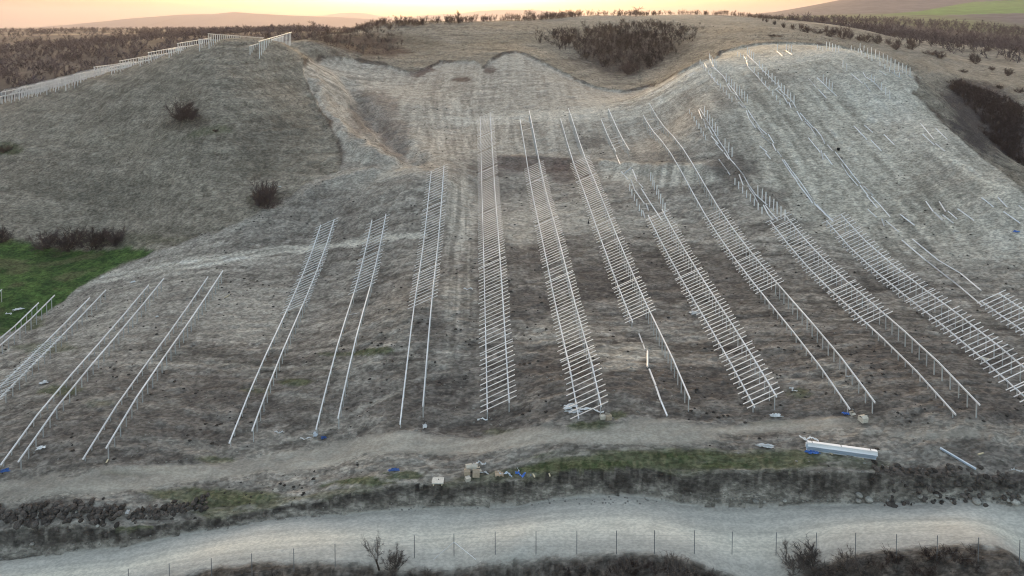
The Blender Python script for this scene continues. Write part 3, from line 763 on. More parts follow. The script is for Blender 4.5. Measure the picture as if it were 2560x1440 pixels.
def cprof(w, h, t):
    """C channel, open to the side"""
    return [(-w / 2, -h / 2), (w / 2, -h / 2), (w / 2, -h / 2 + t), (-w / 2 + t, -h / 2 + t), (-w / 2 + t, h / 2 - t), (w / 2, h / 2 - t), (w / 2, h / 2), (-w / 2, h / 2)]
ME_RAIL = extrude('rail', cprof(.14, .16, .02), 'y', M_STEEL)
ME_BAR = extrude('cross_bar', cprof(.08, .08, .012), 'y', M_STEEL)
ME_POST = extrude('post', cprof(.11, .09, .016), 'z', M_POST)
ME_POSTL = extrude('steel_post', cprof(.17, .12, .02), 'z', M_STEEL)
ME_BEAM = extrude('beam', cprof(.19, .16, .02), 'y', M_STEEL)
ME_RAILC = extrude('rail', cprof(.2, .2, .03), 'y', M_STEEL)
ME_THIN = extrude('thin_bar', cprof(.07, .07, .012), 'y', M_STEEL)

def beam_mat(p0, p1, roll=0.0):
    p0, p1 = Vector(p0), Vector(p1)
    d = p1 - p0; L_ = d.length; y = d / L_
    x = y.cross(Vector((0, 0, 1)))
    if x.length < 1e-4: x = Vector((1, 0, 0))
    x.normalize(); z = x.cross(y)
    R = Matrix((x, y, z)).transposed().to_4x4() @ Matrix.Rotation(roll, 4, 'Y')
    return Matrix.Translation(p0) @ R @ Matrix.Diagonal((1, L_, 1, 1))

RAIL_DX, H_LOW, H_HIGH = 2.6, 0.9, 2.0
def row_x(i, Y, dx=0.0): return X00 + PITCH_ROW * i + dx + TAN_ROW * Y
def rowY(i, px, py, dx=0.0):
    u, y, z = ray(px, py)
    return float(y * (X00 + PITCH_ROW * i + dx) / (u - TAN_ROW * y))

def build_row(x0, label, low, high, bars, gaps=(), post_step=1.4, bar_step=0.8, group='solar mounting frames on the bare slope', posts=True, hs=1.0):
    """x0: plan offset of the low rail; low/high/bars are (Y0, Y1) extents"""
    X = lambda Y, dx=0.0: x0 + dx + TAN_ROW * Y
    ya = min(low[0], high[0]); yb = max(low[1], high[1])
    nn = max(2, int(round((yb - ya) / 7.0)) + 1)
    kn_ = np.linspace(ya, yb, nn)
    H_LOW, H_HIGH = .9 * hs, 2.0 * hs
    fine = np.linspace(ya - 8, yb + 8, 120)
    gf = hgt(X(fine, RAIL_DX * .3), fine, H0)
    wn_ = max(3, int(16 / (fine[1] - fine[0]))) | 1
    gs = np.convolve(np.pad(gf, wn_ // 2, mode='edge'), np.ones(wn_) / wn_, 'valid')
    if hs > 1:
        gs = np.polyval(np.polyfit(fine[8:-8], gf[8:-8], 1), fine) + .3
    gz = np.interp(kn_, fine, gs if hs > 1 else np.maximum(gs, gf - .25))
    zr = lambda Y: float(np.interp(Y, kn_, gz))
    base = Vector((float(X(ya)), ya, zr(ya)))
    t = thing('solar_mounting_frame', label, 'mounting frame', base, group)
    for (y0, y1), dx, h in ((low, 0.0, H_LOW), (high, RAIL_DX, H_HIGH)):
        ks = [y0] + [k for k in kn_ if y0 + 1 < k < y1 - 1] + [y1]
        for a, b in zip(ks[:-1], ks[1:]):
            p0 = Vector((X(a, dx), a, zr(a) + h)) - base; p1 = Vector((X(b, dx), b, zr(b) + h)) - base
            part('rail', ME_RAILC if hs > 1 else ME_RAIL, t, beam_mat(p0, p1))
        if posts:
            n = int((y1 - y0 - .6) / post_step)
            for k in range(n + 1):
                Y = y0 + .5 + k * post_step
                x = X(Y, dx)
                g = float(hgt(np.array([x]), np.array([Y]))[0]) - .35
                top = zr(Y) + h - .05
                part('post', ME_POSTL if hs > 1 else ME_POST, t, Matrix.Translation(Vector((x, Y, g)) - base) @ Matrix.Diagonal((1, 1, max(.3, top - g), 1)))
    if bars:
        n = int((bars[1] - bars[0]) / bar_step)
        ov = .87 / RAIL_DX
        for k in range(n + 1):
            if any(a <= k <= b for a, b in gaps): continue
            Y = bars[0] + k * bar_step + rng.normal(0, .02) - (.42 if k % 24 == 12 else 0)      # tables butt here: two bars close together
            pl_ = Vector((X(Y), Y, zr(Y) + H_LOW + .115)); Y2 = Y - RAIL_DX * TAN_ROW
            ph = Vector((X(Y2, RAIL_DX), Y2, zr(Y2) + H_HIGH + .115))
            d = ph - pl_
            j = Vector((0, rng.normal(0, .015), 0)); e = rng.normal(0, .03)
            part('cross_bar', ME_BAR, t, beam_mat(pl_ - d * (ov + e) - base, ph + d * (ov - e) + j - base))
    return t

R = lambda i, px, py, dx=0.0: rowY(i, px, py, dx)
HX = RAIL_DX
rows = {
    0: ('fully barred mounting frame in the middle, just right of the pale upright track', (79.0, 180), (79.0, 180), (79.2, 179.5)),
    1: ('barred mounting frame whose two bare rails run on uphill, right of the middle frame', (R(1, 1447, 1030), R(1, 1300, 296)), (R(1, 1447, 1030) + .3, R(1, 1300, 296) + 3), (R(1, 1447, 1030) + .3, R(1, 1320, 418))),
    2: ('barred mounting frame with only its right rail reaching down past fallen beams', (R(2, 1582, 806), R(2, 1401, 297)), (R(2, 1725, 995, HX), R(2, 1401, 297) + 4), (R(2, 1580, 800), R(2, 1434, 420))),
    3: ('barred mounting frame ending lowest beside a white sheet, below scattered fallen beams', (R(3, 1887, 1018), R(3, 1620, 545)), (R(3, 1887, 1018) + .2, R(3, 1620, 545)), (R(3, 1887, 1018) + .2, R(3, 1622, 548))),
    4: ('mounting frame with a barred middle and bare rails above and below it', (R(4, 2125, 1022), R(4, 1608, 291)), (R(4, 2188, 998, HX), R(4, 1608, 291) + 4), (R(4, 1902, 735), R(4, 1766, 547))),
    5: ('mounting frame barred above with two bare rails below, third from the right edge', (R(5, 2390, 1030), R(5, 1926, 551)), (R(5, 2450, 1005, HX), R(5, 1926, 551)), (R(5, 2168, 808), R(5, 1926, 551))),
    6: ('long barred mounting frame leaving the picture at its right edge', (69.0, R(6, 2066, 556)), (69.0, R(6, 2066, 556)), (69.2, R(6, 2066, 556))),
    7: ('short barred mounting frame cut off by the right edge, farthest to the right', (78.0, R(7, 2452, 757)), (78.0, R(7, 2452, 757)), (78.2, R(7, 2452, 757))),
    -1: ('mounting frame barred above with long bare rails below, first left of the pale track', (R(-1, 1000, 1057), R(-1, 1078, 420)), (R(-1, 1057, 1032, HX), R(-1, 1078, 420)), (R(-1, 1035, 757), R(-1, 1078, 420))),
    -2: ('mounting frame with two crossed loose bars lying over its bare rails', (R(-2, 790, 1080), R(-2, 930, 554)), (R(-2, 845, 1055, HX), R(-2, 930, 554)), (R(-2, 885, 738), R(-2, 929, 556))),
    -3: ('leftmost of the frames barred above and bare below, left of the crossed bars', (R(-3, 573, 1108), R(-3, 802, 569)), (R(-3, 630, 1080, HX), R(-3, 802, 569)), (R(-3, 715, 783), R(-3, 802, 569))),
    -4.6: ('bare two-rail frame without cross bars, right of two such frames', (R(-4.6, 207, 1143), R(-4.6, 520, 692)), (R(-4.6, 265, 1118, HX), R(-4.6, 557, 676, HX)), None),
    -5.6: ('bare two-rail frame without cross bars, reaching the lower left edge', (R(-5.6, 2, 1158), R(-5.6, 372, 715)), (R(-5.6, 45, 1143, HX), R(-5.6, 410, 698, HX)), None),
    -6.6: ('frame at the left edge, its lower half barred and upper rails bare', (82.0, R(-6.6, 225, 745)), (82.0, R(-6.6, 265, 728, HX)), (82.4, R(-6.6, 112, 847))),
    -7.6: ('bare two-rail frame on tall posts beside the green grass at the left edge', (92.0, R(-7.6, 97, 765)), (92.0, R(-7.6, 137, 746, HX)), None),
    -8.6: ('end of a frame rail on a post, at the left edge over the green grass', (104.0, R(-8.6, -30, 775)), (104.0, R(-8.6, 6, 757, HX)), None),
}
for i, (lab, lo, hi, br) in rows.items():
    gaps = {0: [(78, 78), (96, 96)], 1: [(40, 40)], 2: [(28, 28)], 6: [(30, 30)]}.get(i, ())
    build_row(X00 + PITCH_ROW * i, lab, lo, hi, br, gaps)
# short upper stretch of the fourth frame: two rails and a few stray bars
build_row(X00 + PITCH_ROW * 3, 'short two-rail frame high on the slope with stray bars laid across', (R(3, 1540, 385), R(3, 1503, 294)), (R(3, 1540, 385) - 2, R(3, 1503, 294) + 4), None)

# frames standing along the crest of the left hill
crest = [(-22, 217), (0, 216), (100, 211), (210, 206), (348, 198), (430, 193), (497, 189), (622, 190), (712, 202)]
for k, (px, Lr, br, lab) in enumerate([
    (624, 34, None, 'tall post frame at the right end of the hill crest, before the trees'), (498, 50, None, 'longest post frame on the left hill crest'),
    (421, 25, None, 'post frame on the crest directly left of the longest crest frame'), (348, 25, None, 'post frame on the crest, fourth from its right end'),
    (276, 25, None, 'post frame on the crest, fifth from its right end'), (212, 26, None, 'low post frame halfway down the hill crest'),
    (160, 34, 1, 'barred frame on the crest, rightmost of the crowded ones'), (112, 34, 1, 'barred frame second from the right among the crowded crest frames'),
    (66, 36, 1, 'barred frame in the middle of the crowded crest frames'), (22, 36, 1, 'barred frame second from the left edge on the hill crest'), (-22, 36, 1, 'barred frame on the hill crest cut off by the left edge')]):
    Yn = float(np.interp(px, [c[0] for c in crest], [c[1] for c in crest])) - (3 if k == 0 else 0) - (8 if br else 0)
    u, y, z = ray(px, 150)
    X0_ = u / y * Yn - TAN_ROW * Yn
    build_row(X0_, lab, (Yn, Yn + Lr), (Yn, Yn + Lr), (Yn + .3, Yn + Lr) if br else None, post_step=1.6, bar_step=.9, hs=1.2 if k == 0 else 1.35 if k == 1 else 1.65, group='mounting frames along the left hill crest')

# ------------------------------------------------------------------ loose beams on the ground
def zoomed(lst, sc_, ox, oy): return [((a / sc_ + ox, b / sc_ + oy), (c / sc_ + ox, d / sc_ + oy)) for a, b, c, d in lst]
strings = {}
strings['string nearest the ravine, on the knoll'] = zoomed([(212, 135, 280, 315), (310, 305, 360, 480), (398, 460, 490, 625), (462, 645, 605, 805), (550, 790, 695, 955), (725, 985, 818, 1115), (235, 110, 345, 285), (345, 285, 460, 470), (460, 470, 560, 640), (560, 640, 650, 790), (650, 790, 780, 985), (780, 985, 840, 1110), (840, 1110, 945, 1225), (945, 1225, 1115, 1435), (615, 1120, 838, 1430)], 8, 1720, 260) \
    + zoomed([(245, 295, 297, 435), (300, 300, 370, 430), (345, 430, 430, 550), (430, 550, 495, 680), (370, 430, 450, 545), (450, 545, 605, 685), (555, 685, 615, 800), (580, 690, 660, 795), (615, 800, 680, 880), (660, 795, 740, 880)], 5.12, 1800, 380)
strings['second string down the knoll'] = zoomed([(330, 550, 390, 655), (445, 490, 510, 630), (470, 635, 600, 705), (515, 630, 705, 810), (705, 810, 775, 930), (415, 755, 520, 870), (500, 880, 625, 990), (775, 965, 855, 1100), (805, 960, 925, 1110), (855, 1105, 960, 1190), (945, 1205, 985, 1300), (925, 1110, 1000, 1225), (1000, 1330, 1105, 1440), (1000, 1225, 1150, 1440)], 8, 1720, 90) \
    + zoomed([(1165, 140, 1230, 320), (1200, 130, 1300, 290), (1235, 325, 1350, 495), (1300, 290, 1430, 480), (1395, 480, 1515, 630), (1430, 480, 1580, 615), (1470, 640, 1660, 800), (1605, 615, 1715, 795), (1690, 805, 1760, 945), (1785, 950, 1865, 1065), (1430, 850, 1580, 975), (1550, 985, 1650, 1105)], 8, 1720, 260) \
    + zoomed([(795, 105, 890, 250), (890, 250, 990, 390), (820, 105, 930, 265), (930, 265, 1035, 400), (990, 400, 1100, 545), (1035, 400, 1125, 530), (1100, 545, 1185, 665), (1125, 530, 1215, 665), (1210, 670, 1340, 800), (1240, 680, 1355, 800), (1340, 800, 1440, 890), (1355, 800, 1450, 875)], 5.12, 1800, 380)
strings['third string down the knoll'] = zoomed([(1125, 430, 1190, 505), (1175, 510, 1190, 620), (1195, 625, 1420, 860), (1420, 860, 1620, 1085), (1180, 380, 1330, 530), (1330, 530, 1480, 680), (1480, 680, 1640, 830), (1640, 830, 1770, 970), (1785, 945, 1845, 1050), (1740, 1085, 1830, 1010), (1775, 1090, 1870, 1180), (1830, 1065, 1920, 1165), (1895, 1185, 1995, 1360), (1945, 1170, 2090, 1320), (2015, 1330, 2060, 1440), (2090, 1320, 2160, 1440)], 8, 1720, 90) \
    + zoomed([(2180, 155, 2285, 345), (2240, 190, 2360, 330), (2335, 345, 2470, 500), (2370, 330, 2500, 475), (2470, 510, 2560, 640), (2500, 475, 2560, 520), (2410, 690, 2560, 880)], 8, 1720, 260) \
    + zoomed([(0, 310, 60, 385), (60, 385, 105, 480), (140, 500, 200, 570), (230, 580, 335, 715), (0, 520, 50, 585), (60, 560, 85, 670), (95, 600, 195, 735), (305, 730, 380, 850), (340, 725, 430, 840), (380, 850, 505, 990), (430, 840, 530, 960), (530, 985, 625, 1110), (570, 995, 685, 1110), (610, 1110, 735, 1255), (665, 1115, 770, 1220), (770, 1220, 890, 1360), (620, 1270, 725, 1365)], 4.8, 2040, 260)
strings['scatter on the knoll\'s top'] = zoomed([(1780, 310, 1890, 410), (1960, 300, 2080, 380), (2405, 855, 2560, 1040)], 8, 1720, 90) \
    + zoomed([(20, 845, 220, 1030), (220, 1030, 420, 1215), (50, 1080, 210, 1250), (705, 765, 930, 950), (965, 945, 1085, 1110), (940, 740, 995, 835), (1005, 835, 1160, 935), (1160, 935, 1300, 1085), (1515, 730, 1710, 870), (1680, 690, 1920, 850), (700, 240, 845, 350), (885, 270, 1060, 375), (1265, 700, 1400, 790)], 8, 2040, 90)
strings['scatter on the knoll\'s pale right flank'] = zoomed([(455, 270, 610, 435), (580, 260, 680, 345), (815, 370, 940, 495), (660, 440, 785, 570), (1280, 370, 1420, 500), (1435, 480, 1545, 570), (1435, 300, 1575, 435), (1255, 245, 1415, 435), (1320, 1175, 1405, 1295), (1420, 1305, 1515, 1400), (1480, 1175, 1555, 1295), (1585, 1295, 1690, 1385), (1520, 1340, 1650, 1440), (1700, 1265, 1895, 1405), (1985, 1130, 2130, 1245), (2185, 1130, 2295, 1245), (2250, 1300, 2450, 1440), (2435, 1225, 2496, 1275)], 4.8, 2040, 260) \
    + zoomed([(2065, 850, 2100, 950), (2120, 885, 2290, 1030), (2305, 805, 2490, 945)], 5.12, 1800, 380)
strings['pair of long lines above the rightmost frame'] = zoomed([(1650, 362, 1830, 515), (1830, 515, 2080, 710), (2080, 710, 2245, 850), (1730, 355, 1920, 510), (1920, 510, 2090, 610), (2090, 610, 2240, 735)], 2.977, 1700, 480)
strings['broken line below the stray bars, at mid slope'] = [((1540, 390), (1551, 415)), ((1553, 430), (1570, 450)), ((1561, 434), (1578, 420)), ((1581, 424), (1591, 448)), ((1589, 450), (1607, 470)), ((1603, 472), (1627, 510)), ((1627, 510), (1655, 552)), ((1577, 450), (1586, 473)), ((1586, 475), (1611, 510)), ((1615, 509), (1621, 527)), ((1607, 528), (1612, 545))]
strings['broken line hanging below the short-railed frame'] = [((1597, 836), (1612, 875)), ((1619, 880), (1619, 920)), ((1623, 925), (1639, 966)), ((1640, 968), (1652, 1004)), ((1653, 1006), (1668, 1042))]
for sname, segs in strings.items():
    segs = sorted(segs, key=lambda s: min(s[0][1], s[1][1]))
    A = unproj([s[0][0] for s in segs], [s[0][1] for s in segs]); B = unproj([s[1][0] for s in segs], [s[1][1] for s in segs])
    for k in range(len(segs)):
        p0, p1 = Vector(A[k]), Vector(B[k])
        if (p1 - p0).length > 16: p1 = p0 + (p1 - p0).normalized() * 9; p1.z = float(hgt(np.array([p1.x]), np.array([p1.y]))[0])
        # rests on the highest ground under it
        tt = np.linspace(0, 1, 9)
        xs = p0.x + tt * (p1.x - p0.x); ys = p0.y + tt * (p1.y - p0.y)
        lift = float((hgt(xs, ys) - (p0.z + tt * (p1.z - p0.z))).max())
        up = Vector((0, 0, max(0, lift) * .6 + .07))
        o = part('loose_beam', ME_BEAM, None, beam_mat(p0 + up, p1 + up, rng.uniform(0, 6.2)))
        tag(o, f'steel beam, {ordw(k + 1)} from top in the {sname}', 'beam', 'loose steel beams')

# stray bars laid across rails
def stray(lst, label, h):
    A = unproj([s[0] for s in lst], [s[1] for s in lst]); B = unproj([s[2] for s in lst], [s[3] for s in lst])
    for k in range(len(lst)):
        o = part('loose_bar', ME_THIN, None, beam_mat(Vector(A[k]) + Vector((0, 0, h)), Vector(B[k]) + Vector((0, 0, h + .2))))
        tag(o, label.format(ordw(k + 1)), 'bar', 'stray bars across the rails')
def stray_row(i, lst, label):
    """bars resting on the two rails of a row, given by pixels at rail height"""
    for k, (a, b, c, d) in enumerate(lst):
        Y0 = rowY(i, a, b)
        p0, p1 = Vector(PY(a, b, Y0)), Vector(PY(c, d, Y0 + .3))
        p0.z += .1; p1.z += .1
        d_ = p1 - p0
        o = part('loose_bar', ME_THIN, None, beam_mat(p0 - d_ * .06, p1 + d_ * .06))
        tag(o, label.format(ordw(k + 1)), 'bar', 'stray bars across the rails')
stray_row(3, [(1506, 296, 1533, 303), (1516, 322, 1531, 311), (1525, 349, 1554, 341), (1528, 358, 1555, 350), (1531, 365, 1556, 354), (1533, 374, 1560, 362)], '{} stray bar from top across the short two-rail frame')
stray_row(4, [(1613, 298, 1640, 301), (1625, 327, 1656, 315), (1627, 331, 1658, 318), (1634, 336, 1672, 352), (1640, 350, 1670, 343), (1676, 414, 1728, 432)], '{} stray bar from top across the frame with barred middle')
stray_row(1, [(1303, 297, 1336, 312), (1308, 327, 1330, 320)], '{} bar from top across the bare rails right of the middle frame')
stray_row(-2, [(890, 758, 940, 776), (872, 788, 947, 778)], '{} of the two crossed loose bars on the bare rails')

# ------------------------------------------------------------------ bare posts standing on the knoll
post_sets = [
    ('low line nearest the ravine edge of the knoll', [(1750, 160, 1764, 177, 4), (1772, 186, 1830, 255, 9)], 1.25),
    ('tall line nearest the ravine edge of the knoll', [(1773, 154, 1790, 172, 5), (1816, 205, 1868, 258, 9)], 2.2),
    ('low line over the third beam string', [(1844, 140, 1866, 152, 4), (1886, 180, 1950, 262, 8)], 1.2),
    ('tall line over the third beam string', [(1868, 138, 1884, 150, 4), (1898, 172, 1985, 262, 12)], 2.2),
    ('small cluster on the knoll\'s rounded top', [(1943, 128, 1943.5, 128.5, 1), (1966, 127, 1978, 131, 3)], 2.0),
    ('short line at the middle of the knoll\'s skyline', [(2043, 122, 2057, 128, 3)], 1.2),
    ('tall line at the middle of the knoll\'s skyline', [(2066, 123, 2097, 132, 5)], 2.0),
    ('low line along the right skyline of the knoll', [(2128, 122, 2180, 152, 7), (2200, 165, 2248, 192, 5)], 1.15),
    ('tall line along the right skyline of the knoll', [(2150, 124, 2275, 193, 14)], 2.3),
    ('loose group amid the knoll\'s pale top', [(2107, 169, 2117, 177, 2), (2058, 206, 2080, 227, 4), (2178, 205, 2186, 209, 2), (2203, 226, 2225, 247, 3)], 2.0),
    ('low line left of the first beam string', [(1724, 284, 1764, 350, 8)], 1.2),
    ('tall line beside the first beam string', [(1761, 290, 1795, 340, 6), (1812, 372, 1830, 392, 3)], 2.2),
    ('low line at the foot of the knoll', [(1837, 462, 1905, 535, 8)], 1.4),
    ('tall line at the foot of the knoll', [(1895, 492, 1962, 552, 8)], 2.2),
    ('line beside the broken beams at mid slope', [(1626, 452, 1662, 532, 8)], 2.0),
    ('low line under the broken beams at mid slope', [(1574, 476, 1604, 540, 6)], 1.3),
]
for lab, segs, h in post_sets:
    n = 0
    for x0, y0, x1, y1, c in segs:
        P = unproj(np.linspace(x0, x1, c), np.linspace(y0, y1, c))
        for p in P:
            n += 1
            hh = h * rng.uniform(.92, 1.06)
            o = part('steel_post', ME_POSTL, None, Matrix.Translation((p[0], p[1], p[2] - .3)) @ Matrix.Rotation(rng.normal(0, .02), 4, 'X') @ Matrix.Rotation(rng.normal(0, .02), 4, 'Y') @ Matrix.Diagonal((1, 1, hh + .3, 1)))
            tag(o, f'steel post, {ordw(n)} from left in the {lab}', 'post', 'bare posts on the knoll')

# ------------------------------------------------------------------ fence along the road
fx = [322, 424, 529, 630, 735, 838, 938, 1036, 1135, 1238, 1340, 1442, 1541, 1636, 1736, 1830, 1940, 2040, 2138, 2240, 2342, 2445, 2548]
fy = np.interp(fx, [322, 529, 735, 838, 1036, 1240, 1736, 2138, 2342, 2548], [1478, 1452, 1428, 1417, 1394, 1386, 1384, 1392, 1400, 1412])
FP = unproj(fx, fy)
fen = thing('wire_fence', 'wire fence on thin grey posts along the near edge of the gravel road', 'fence', tuple(FP[0]))
ME_FP = extrude('fence_post', [(.035 * math.cos(a), .035 * math.sin(a)) for a in np.linspace(0, 2 * math.pi, 7)[:-1]], 'z', M_FENCE)
ME_WIRE = extrude('wire', [(.004 * math.cos(a), .004 * math.sin(a)) for a in np.linspace(0, 2 * math.pi, 4)[:-1]], 'y', M_FENCE)
ME_BRACE = extrude('brace', [(.03 * math.cos(a), .03 * math.sin(a)) for a in np.linspace(0, 2 * math.pi, 7)[:-1]], 'y', M_STEEL)
base = Vector(FP[0]); FH = 2.3
for p in FP:
    part('fence_post', ME_FP, fen, Matrix.Translation(Vector(p) - base - Vector((0, 0, .3))) @ Matrix.Diagonal((1, 1, FH + .3, 1)))
for k in range(len(FP) - 1):
    for h in (.3, .8, 1.3, 1.8, 2.25):
        part('wire', ME_WIRE, fen, beam_mat(Vector(FP[k]) - base + Vector((0, 0, h)), Vector(FP[k + 1]) - base + Vector((0, 0, h))))
cp = Vector(FP[8])
for bx, by in ((1083, 1400), (1190, 1399)):
    q = Vector(unproj([bx], [by])[0])
    part('brace', ME_BRACE, fen, beam_mat(cp + Vector((0, 0, 1.45)) - base, q - base))

# ------------------------------------------------------------------ bare shrubs and trees
def grow(seed, nst, nbr, ntw, spread, tw=.22, r=.014, tww=.010, trunk=0.0):
    g = np.random.default_rng(seed)
    V, T = [], []
    def seg(p0, p1, r0, r1):
        d = p1 - p0; d = d / (np.linalg.norm(d) + 1e-9)
        a = np.cross(d, [0.3, .9, .2]); a /= np.linalg.norm(a) + 1e-9; b = np.cross(d, a)
        k = len(V)
        for p, rr in ((p0, r0), (p1, r1)):
            for q in range(3):
                V.append(p + rr * (math.cos(q * 2.094) * a + math.sin(q * 2.094) * b))
        for q in range(3):
            q2 = (q + 1) % 3
            T.append((k + q, k + q2, k + 3 + q2)); T.append((k + q, k + 3 + q2, k + 3 + q))
    def twig(p, d, l):
        s = np.cross(d, g.normal(size=3)); s /= np.linalg.norm(s) + 1e-9
        k = len(V)
        V.extend([p - s * tww / 2, p + s * tww / 2, p + d * l]); T.append((k, k + 1, k + 2))
    if trunk > 0:
        seg(np.array([0, 0, -.06]), np.array([.01, 0, trunk]), r * 2.2, r * 1.7)
    for s in range(nst):
        az = g.uniform(0, 6.283); ti = spread * math.sqrt(g.uniform(.02, 1))
        d = np.array([math.sin(ti) * math.cos(az), math.sin(ti) * math.sin(az), math.cos(ti)])
        p = np.array([g.normal(0, .05), g.normal(0, .05), -.05 if trunk == 0 else trunk * .96])
        if trunk: p[:2] = [.01, 0]
        Ls = g.uniform(.6, 1.0) * (1 - trunk) * (1 - .25 * ti)
        pts = [p]
        for k in range(3):
            d = d + g.normal(0, .14, 3) + np.array([0, 0, .10]); d /= np.linalg.norm(d)
            pts.append(pts[-1] + d * Ls / 3)
        for k in range(3): seg(pts[k], pts[k + 1], r * (1 - .28 * k), r * (.72 - .24 * k))
        for b in range(nbr):
            t = g.uniform(.25, 1.0) * 2.999; k = int(t); f = t - k
            q = pts[k] * (1 - f) + pts[k + 1] * f
            db = d + g.normal(0, .55, 3) + np.array([0, 0, .15]); db /= np.linalg.norm(db)
            lb_ = g.uniform(.16, .36)
            e = q + db * lb_
            seg(q, e, r * .45, r * .18)
            for w in range(ntw):
                f = g.uniform(.1, 1)
                dt = db + g.normal(0, .6, 3); dt /= np.linalg.norm(dt)
                twig(q + (e - q) * f, dt, g.uniform(.4, 1) * tw)
    V = np.array(V); V[:, 2] /= max(V[:, 2].max(), 1e-3)
    return V, np.array(T, np.int32)

def arr_mesh(name, V, T, mat):
    me = bpy.data.meshes.new(name); n = len(T)
    me.vertices.add(len(V)); me.vertices.foreach_set('co', np.asarray(V, np.float32).ravel())
    me.loops.add(n * 3); me.loops.foreach_set('vertex_index', np.asarray(T, np.int32).ravel())
    me.polygons.add(n); me.polygons.foreach_set('loop_start', np.arange(0, 3 * n, 3, dtype=np.int32)); me.polygons.foreach_set('loop_total', np.full(n, 3, np.int32))
    me.update(calc_edges=True); me.materials.append(mat)
    return me

SH_HI = [grow(100 + k, 20, 8, 12, .98, .18, .011, .013) for k in range(4)]
SH_LO = [grow(200 + k, 5, 4, 7, .9, .25, .011, .024) for k in range(6)]
SH_FAR = [grow(240 + k, 3, 4, 4, .85, .32, .018, .050) for k in range(5)]
ME_SH = [arr_mesh('bare_shrub', *s, M_TWIG) for s in SH_HI]
ME_SH2 = [arr_mesh('bare_shrub', *s, M_TWIG2) for s in SH_HI]

def shrub(px, py, w, h, label, group=None, mes=None, k=0, name='bare_shrub', cat='shrub', skip=0.0):
    """px,py: foot; w,h: size in pixels of the photograph"""
    p = unproj([px], [py], skip)[0]
    d = math.sqrt(p[0] ** 2 + p[1] ** 2 + p[2] ** 2)
    u, y, z = ray(px, py); ax = d / math.sqrt(1 + ((px - 1280) / F) ** 2 + ((CY - py) / F) ** 2)
    m = ax / F
    mes = mes or ME_SH
    o = part(name, mes[k % len(mes)], None, Matrix.Translation((p[0], p[1], p[2] - .05)) @ Matrix.Rotation(k * 2.1, 4, 'Z') @ Matrix.Diagonal((w * m * .62, w * m * .62, h * m, 1)))
    return tag(o, label, cat, group)
def sized(px, py, skip=0.0):
    p = unproj([px], [py], skip)[0]
    d = math.sqrt(p[0] ** 2 + p[1] ** 2 + p[2] ** 2)
    return p, d / math.sqrt(1 + ((px - 1280) / F) ** 2 + ((CY - py) / F) ** 2) / F

shrub(455, 300, 110, 66, 'dark bare shrub alone high on the left meadow', k=0)
shrub(482, 298, 70, 34, 'low bare shrub at the right foot of the lone meadow shrub', k=1)
shrub(665, 520, 95, 88, 'big round bare shrub in the gully left of the bare slope', k=2)
shrub(648, 515, 60, 60, 'smaller bare shrub leaning on the big gully shrub\'s left side', k=3)
for k, (x, y, w, h, lab) in enumerate([(115, 622, 110, 62, 'leftmost shrub of the thicket above the green field'), (175, 626, 120, 72, 'second shrub from left in the thicket above the green field'), (235, 622, 115, 66, 'third shrub from left in the thicket above the green field'), (290, 614, 90, 50, 'rightmost shrub of the thicket above the green field'),
                                  (5, 606, 60, 52, 'bare shrub at the left edge beside the green field'), (12, 380, 50, 24, 'low dark bush at the left edge on the meadow')]):
    shrub(x, y, w, h, lab, 'shrubs at the foot of the meadow', k=k)
shrub(1572, 186, 74, 48, 'round bare bush standing alone at the ravine\'s mouth', k=1)
shrub(540, 330, 30, 10, 'small green-grey bush right of the lone meadow shrub', k=3)

# trees with a trunk and a crown
def tree(px, py, w, h, label, seed, group=None, mat=None, skip=0.0, trunk=.28, lean=(0, 0)):
    p, m = sized(px, py, skip)
    t = thing('bare_tree', label, 'tree', (p[0], p[1], p[2] - .05), group)
    V, T = grow(seed, 7, 6, 9, .8, .22, .012, .012, trunk)
    V = V * np.array([w * m * .75, w * m * .75, h * m]); V[:, 0] += V[:, 2] * lean[0]
    part('crown', arr_mesh('crown', V, T, mat or M_TWIG), t)
    r = h * m * .018; n = 7
    rings = []
    for k, f in enumerate((-.05, .1, .2, trunk + .04)):
        rings += [(r * (1.25 - .4 * k / 3) * math.cos(a) + f * h * m * lean[0], r * (1.25 - .4 * k / 3) * math.sin(a), f * h * m) for a in np.linspace(0, 2 * math.pi, n + 1)[:-1]]
    Fc = [(k * n + q, k * n + (q + 1) % n, (k + 1) * n + (q + 1) % n, (k + 1) * n + q) for k in range(3) for q in range(n)]
    part('trunk', mesh('trunk', rings, Fc, M_BARK, True), t)
    return t
for k, (x, y, w, h, lab) in enumerate([
    (1146, 58, 40, 36, 'fan-shaped bare tree on the crest right under the sunset glow'), (745, 82, 18, 30, 'slim bare tree left of the crest thicket'), (782, 84, 34, 38, 'bare tree with a round crown at the left of the crest'),
    (1033, 66, 22, 18, 'small bare tree on the crest left of the glowing one'), (1262, 50, 40, 34, 'bare tree rising from the crest hedge right of the glow'), (1320, 48, 44, 30, 'wide bare tree in the middle of the crest hedge'),
    (1590, 42, 70, 30, 'broad dark bush-like tree at the highest part of the crest'), (1664, 36, 18, 18, 'thin bare tree between two crest bushes'), (1690, 36, 16, 20, 'forked thin bare tree on the crest'), (1755, 36, 60, 22, 'wide dark bush-like tree right of the forked crest tree'),
    (1808, 40, 50, 16, 'low dark tree where the crest begins to fall'), (1860, 44, 46, 14, 'rightmost low tree on the falling crest')]):
    tree(x, y, w, h, lab, 400 + k, 'trees on the crest')
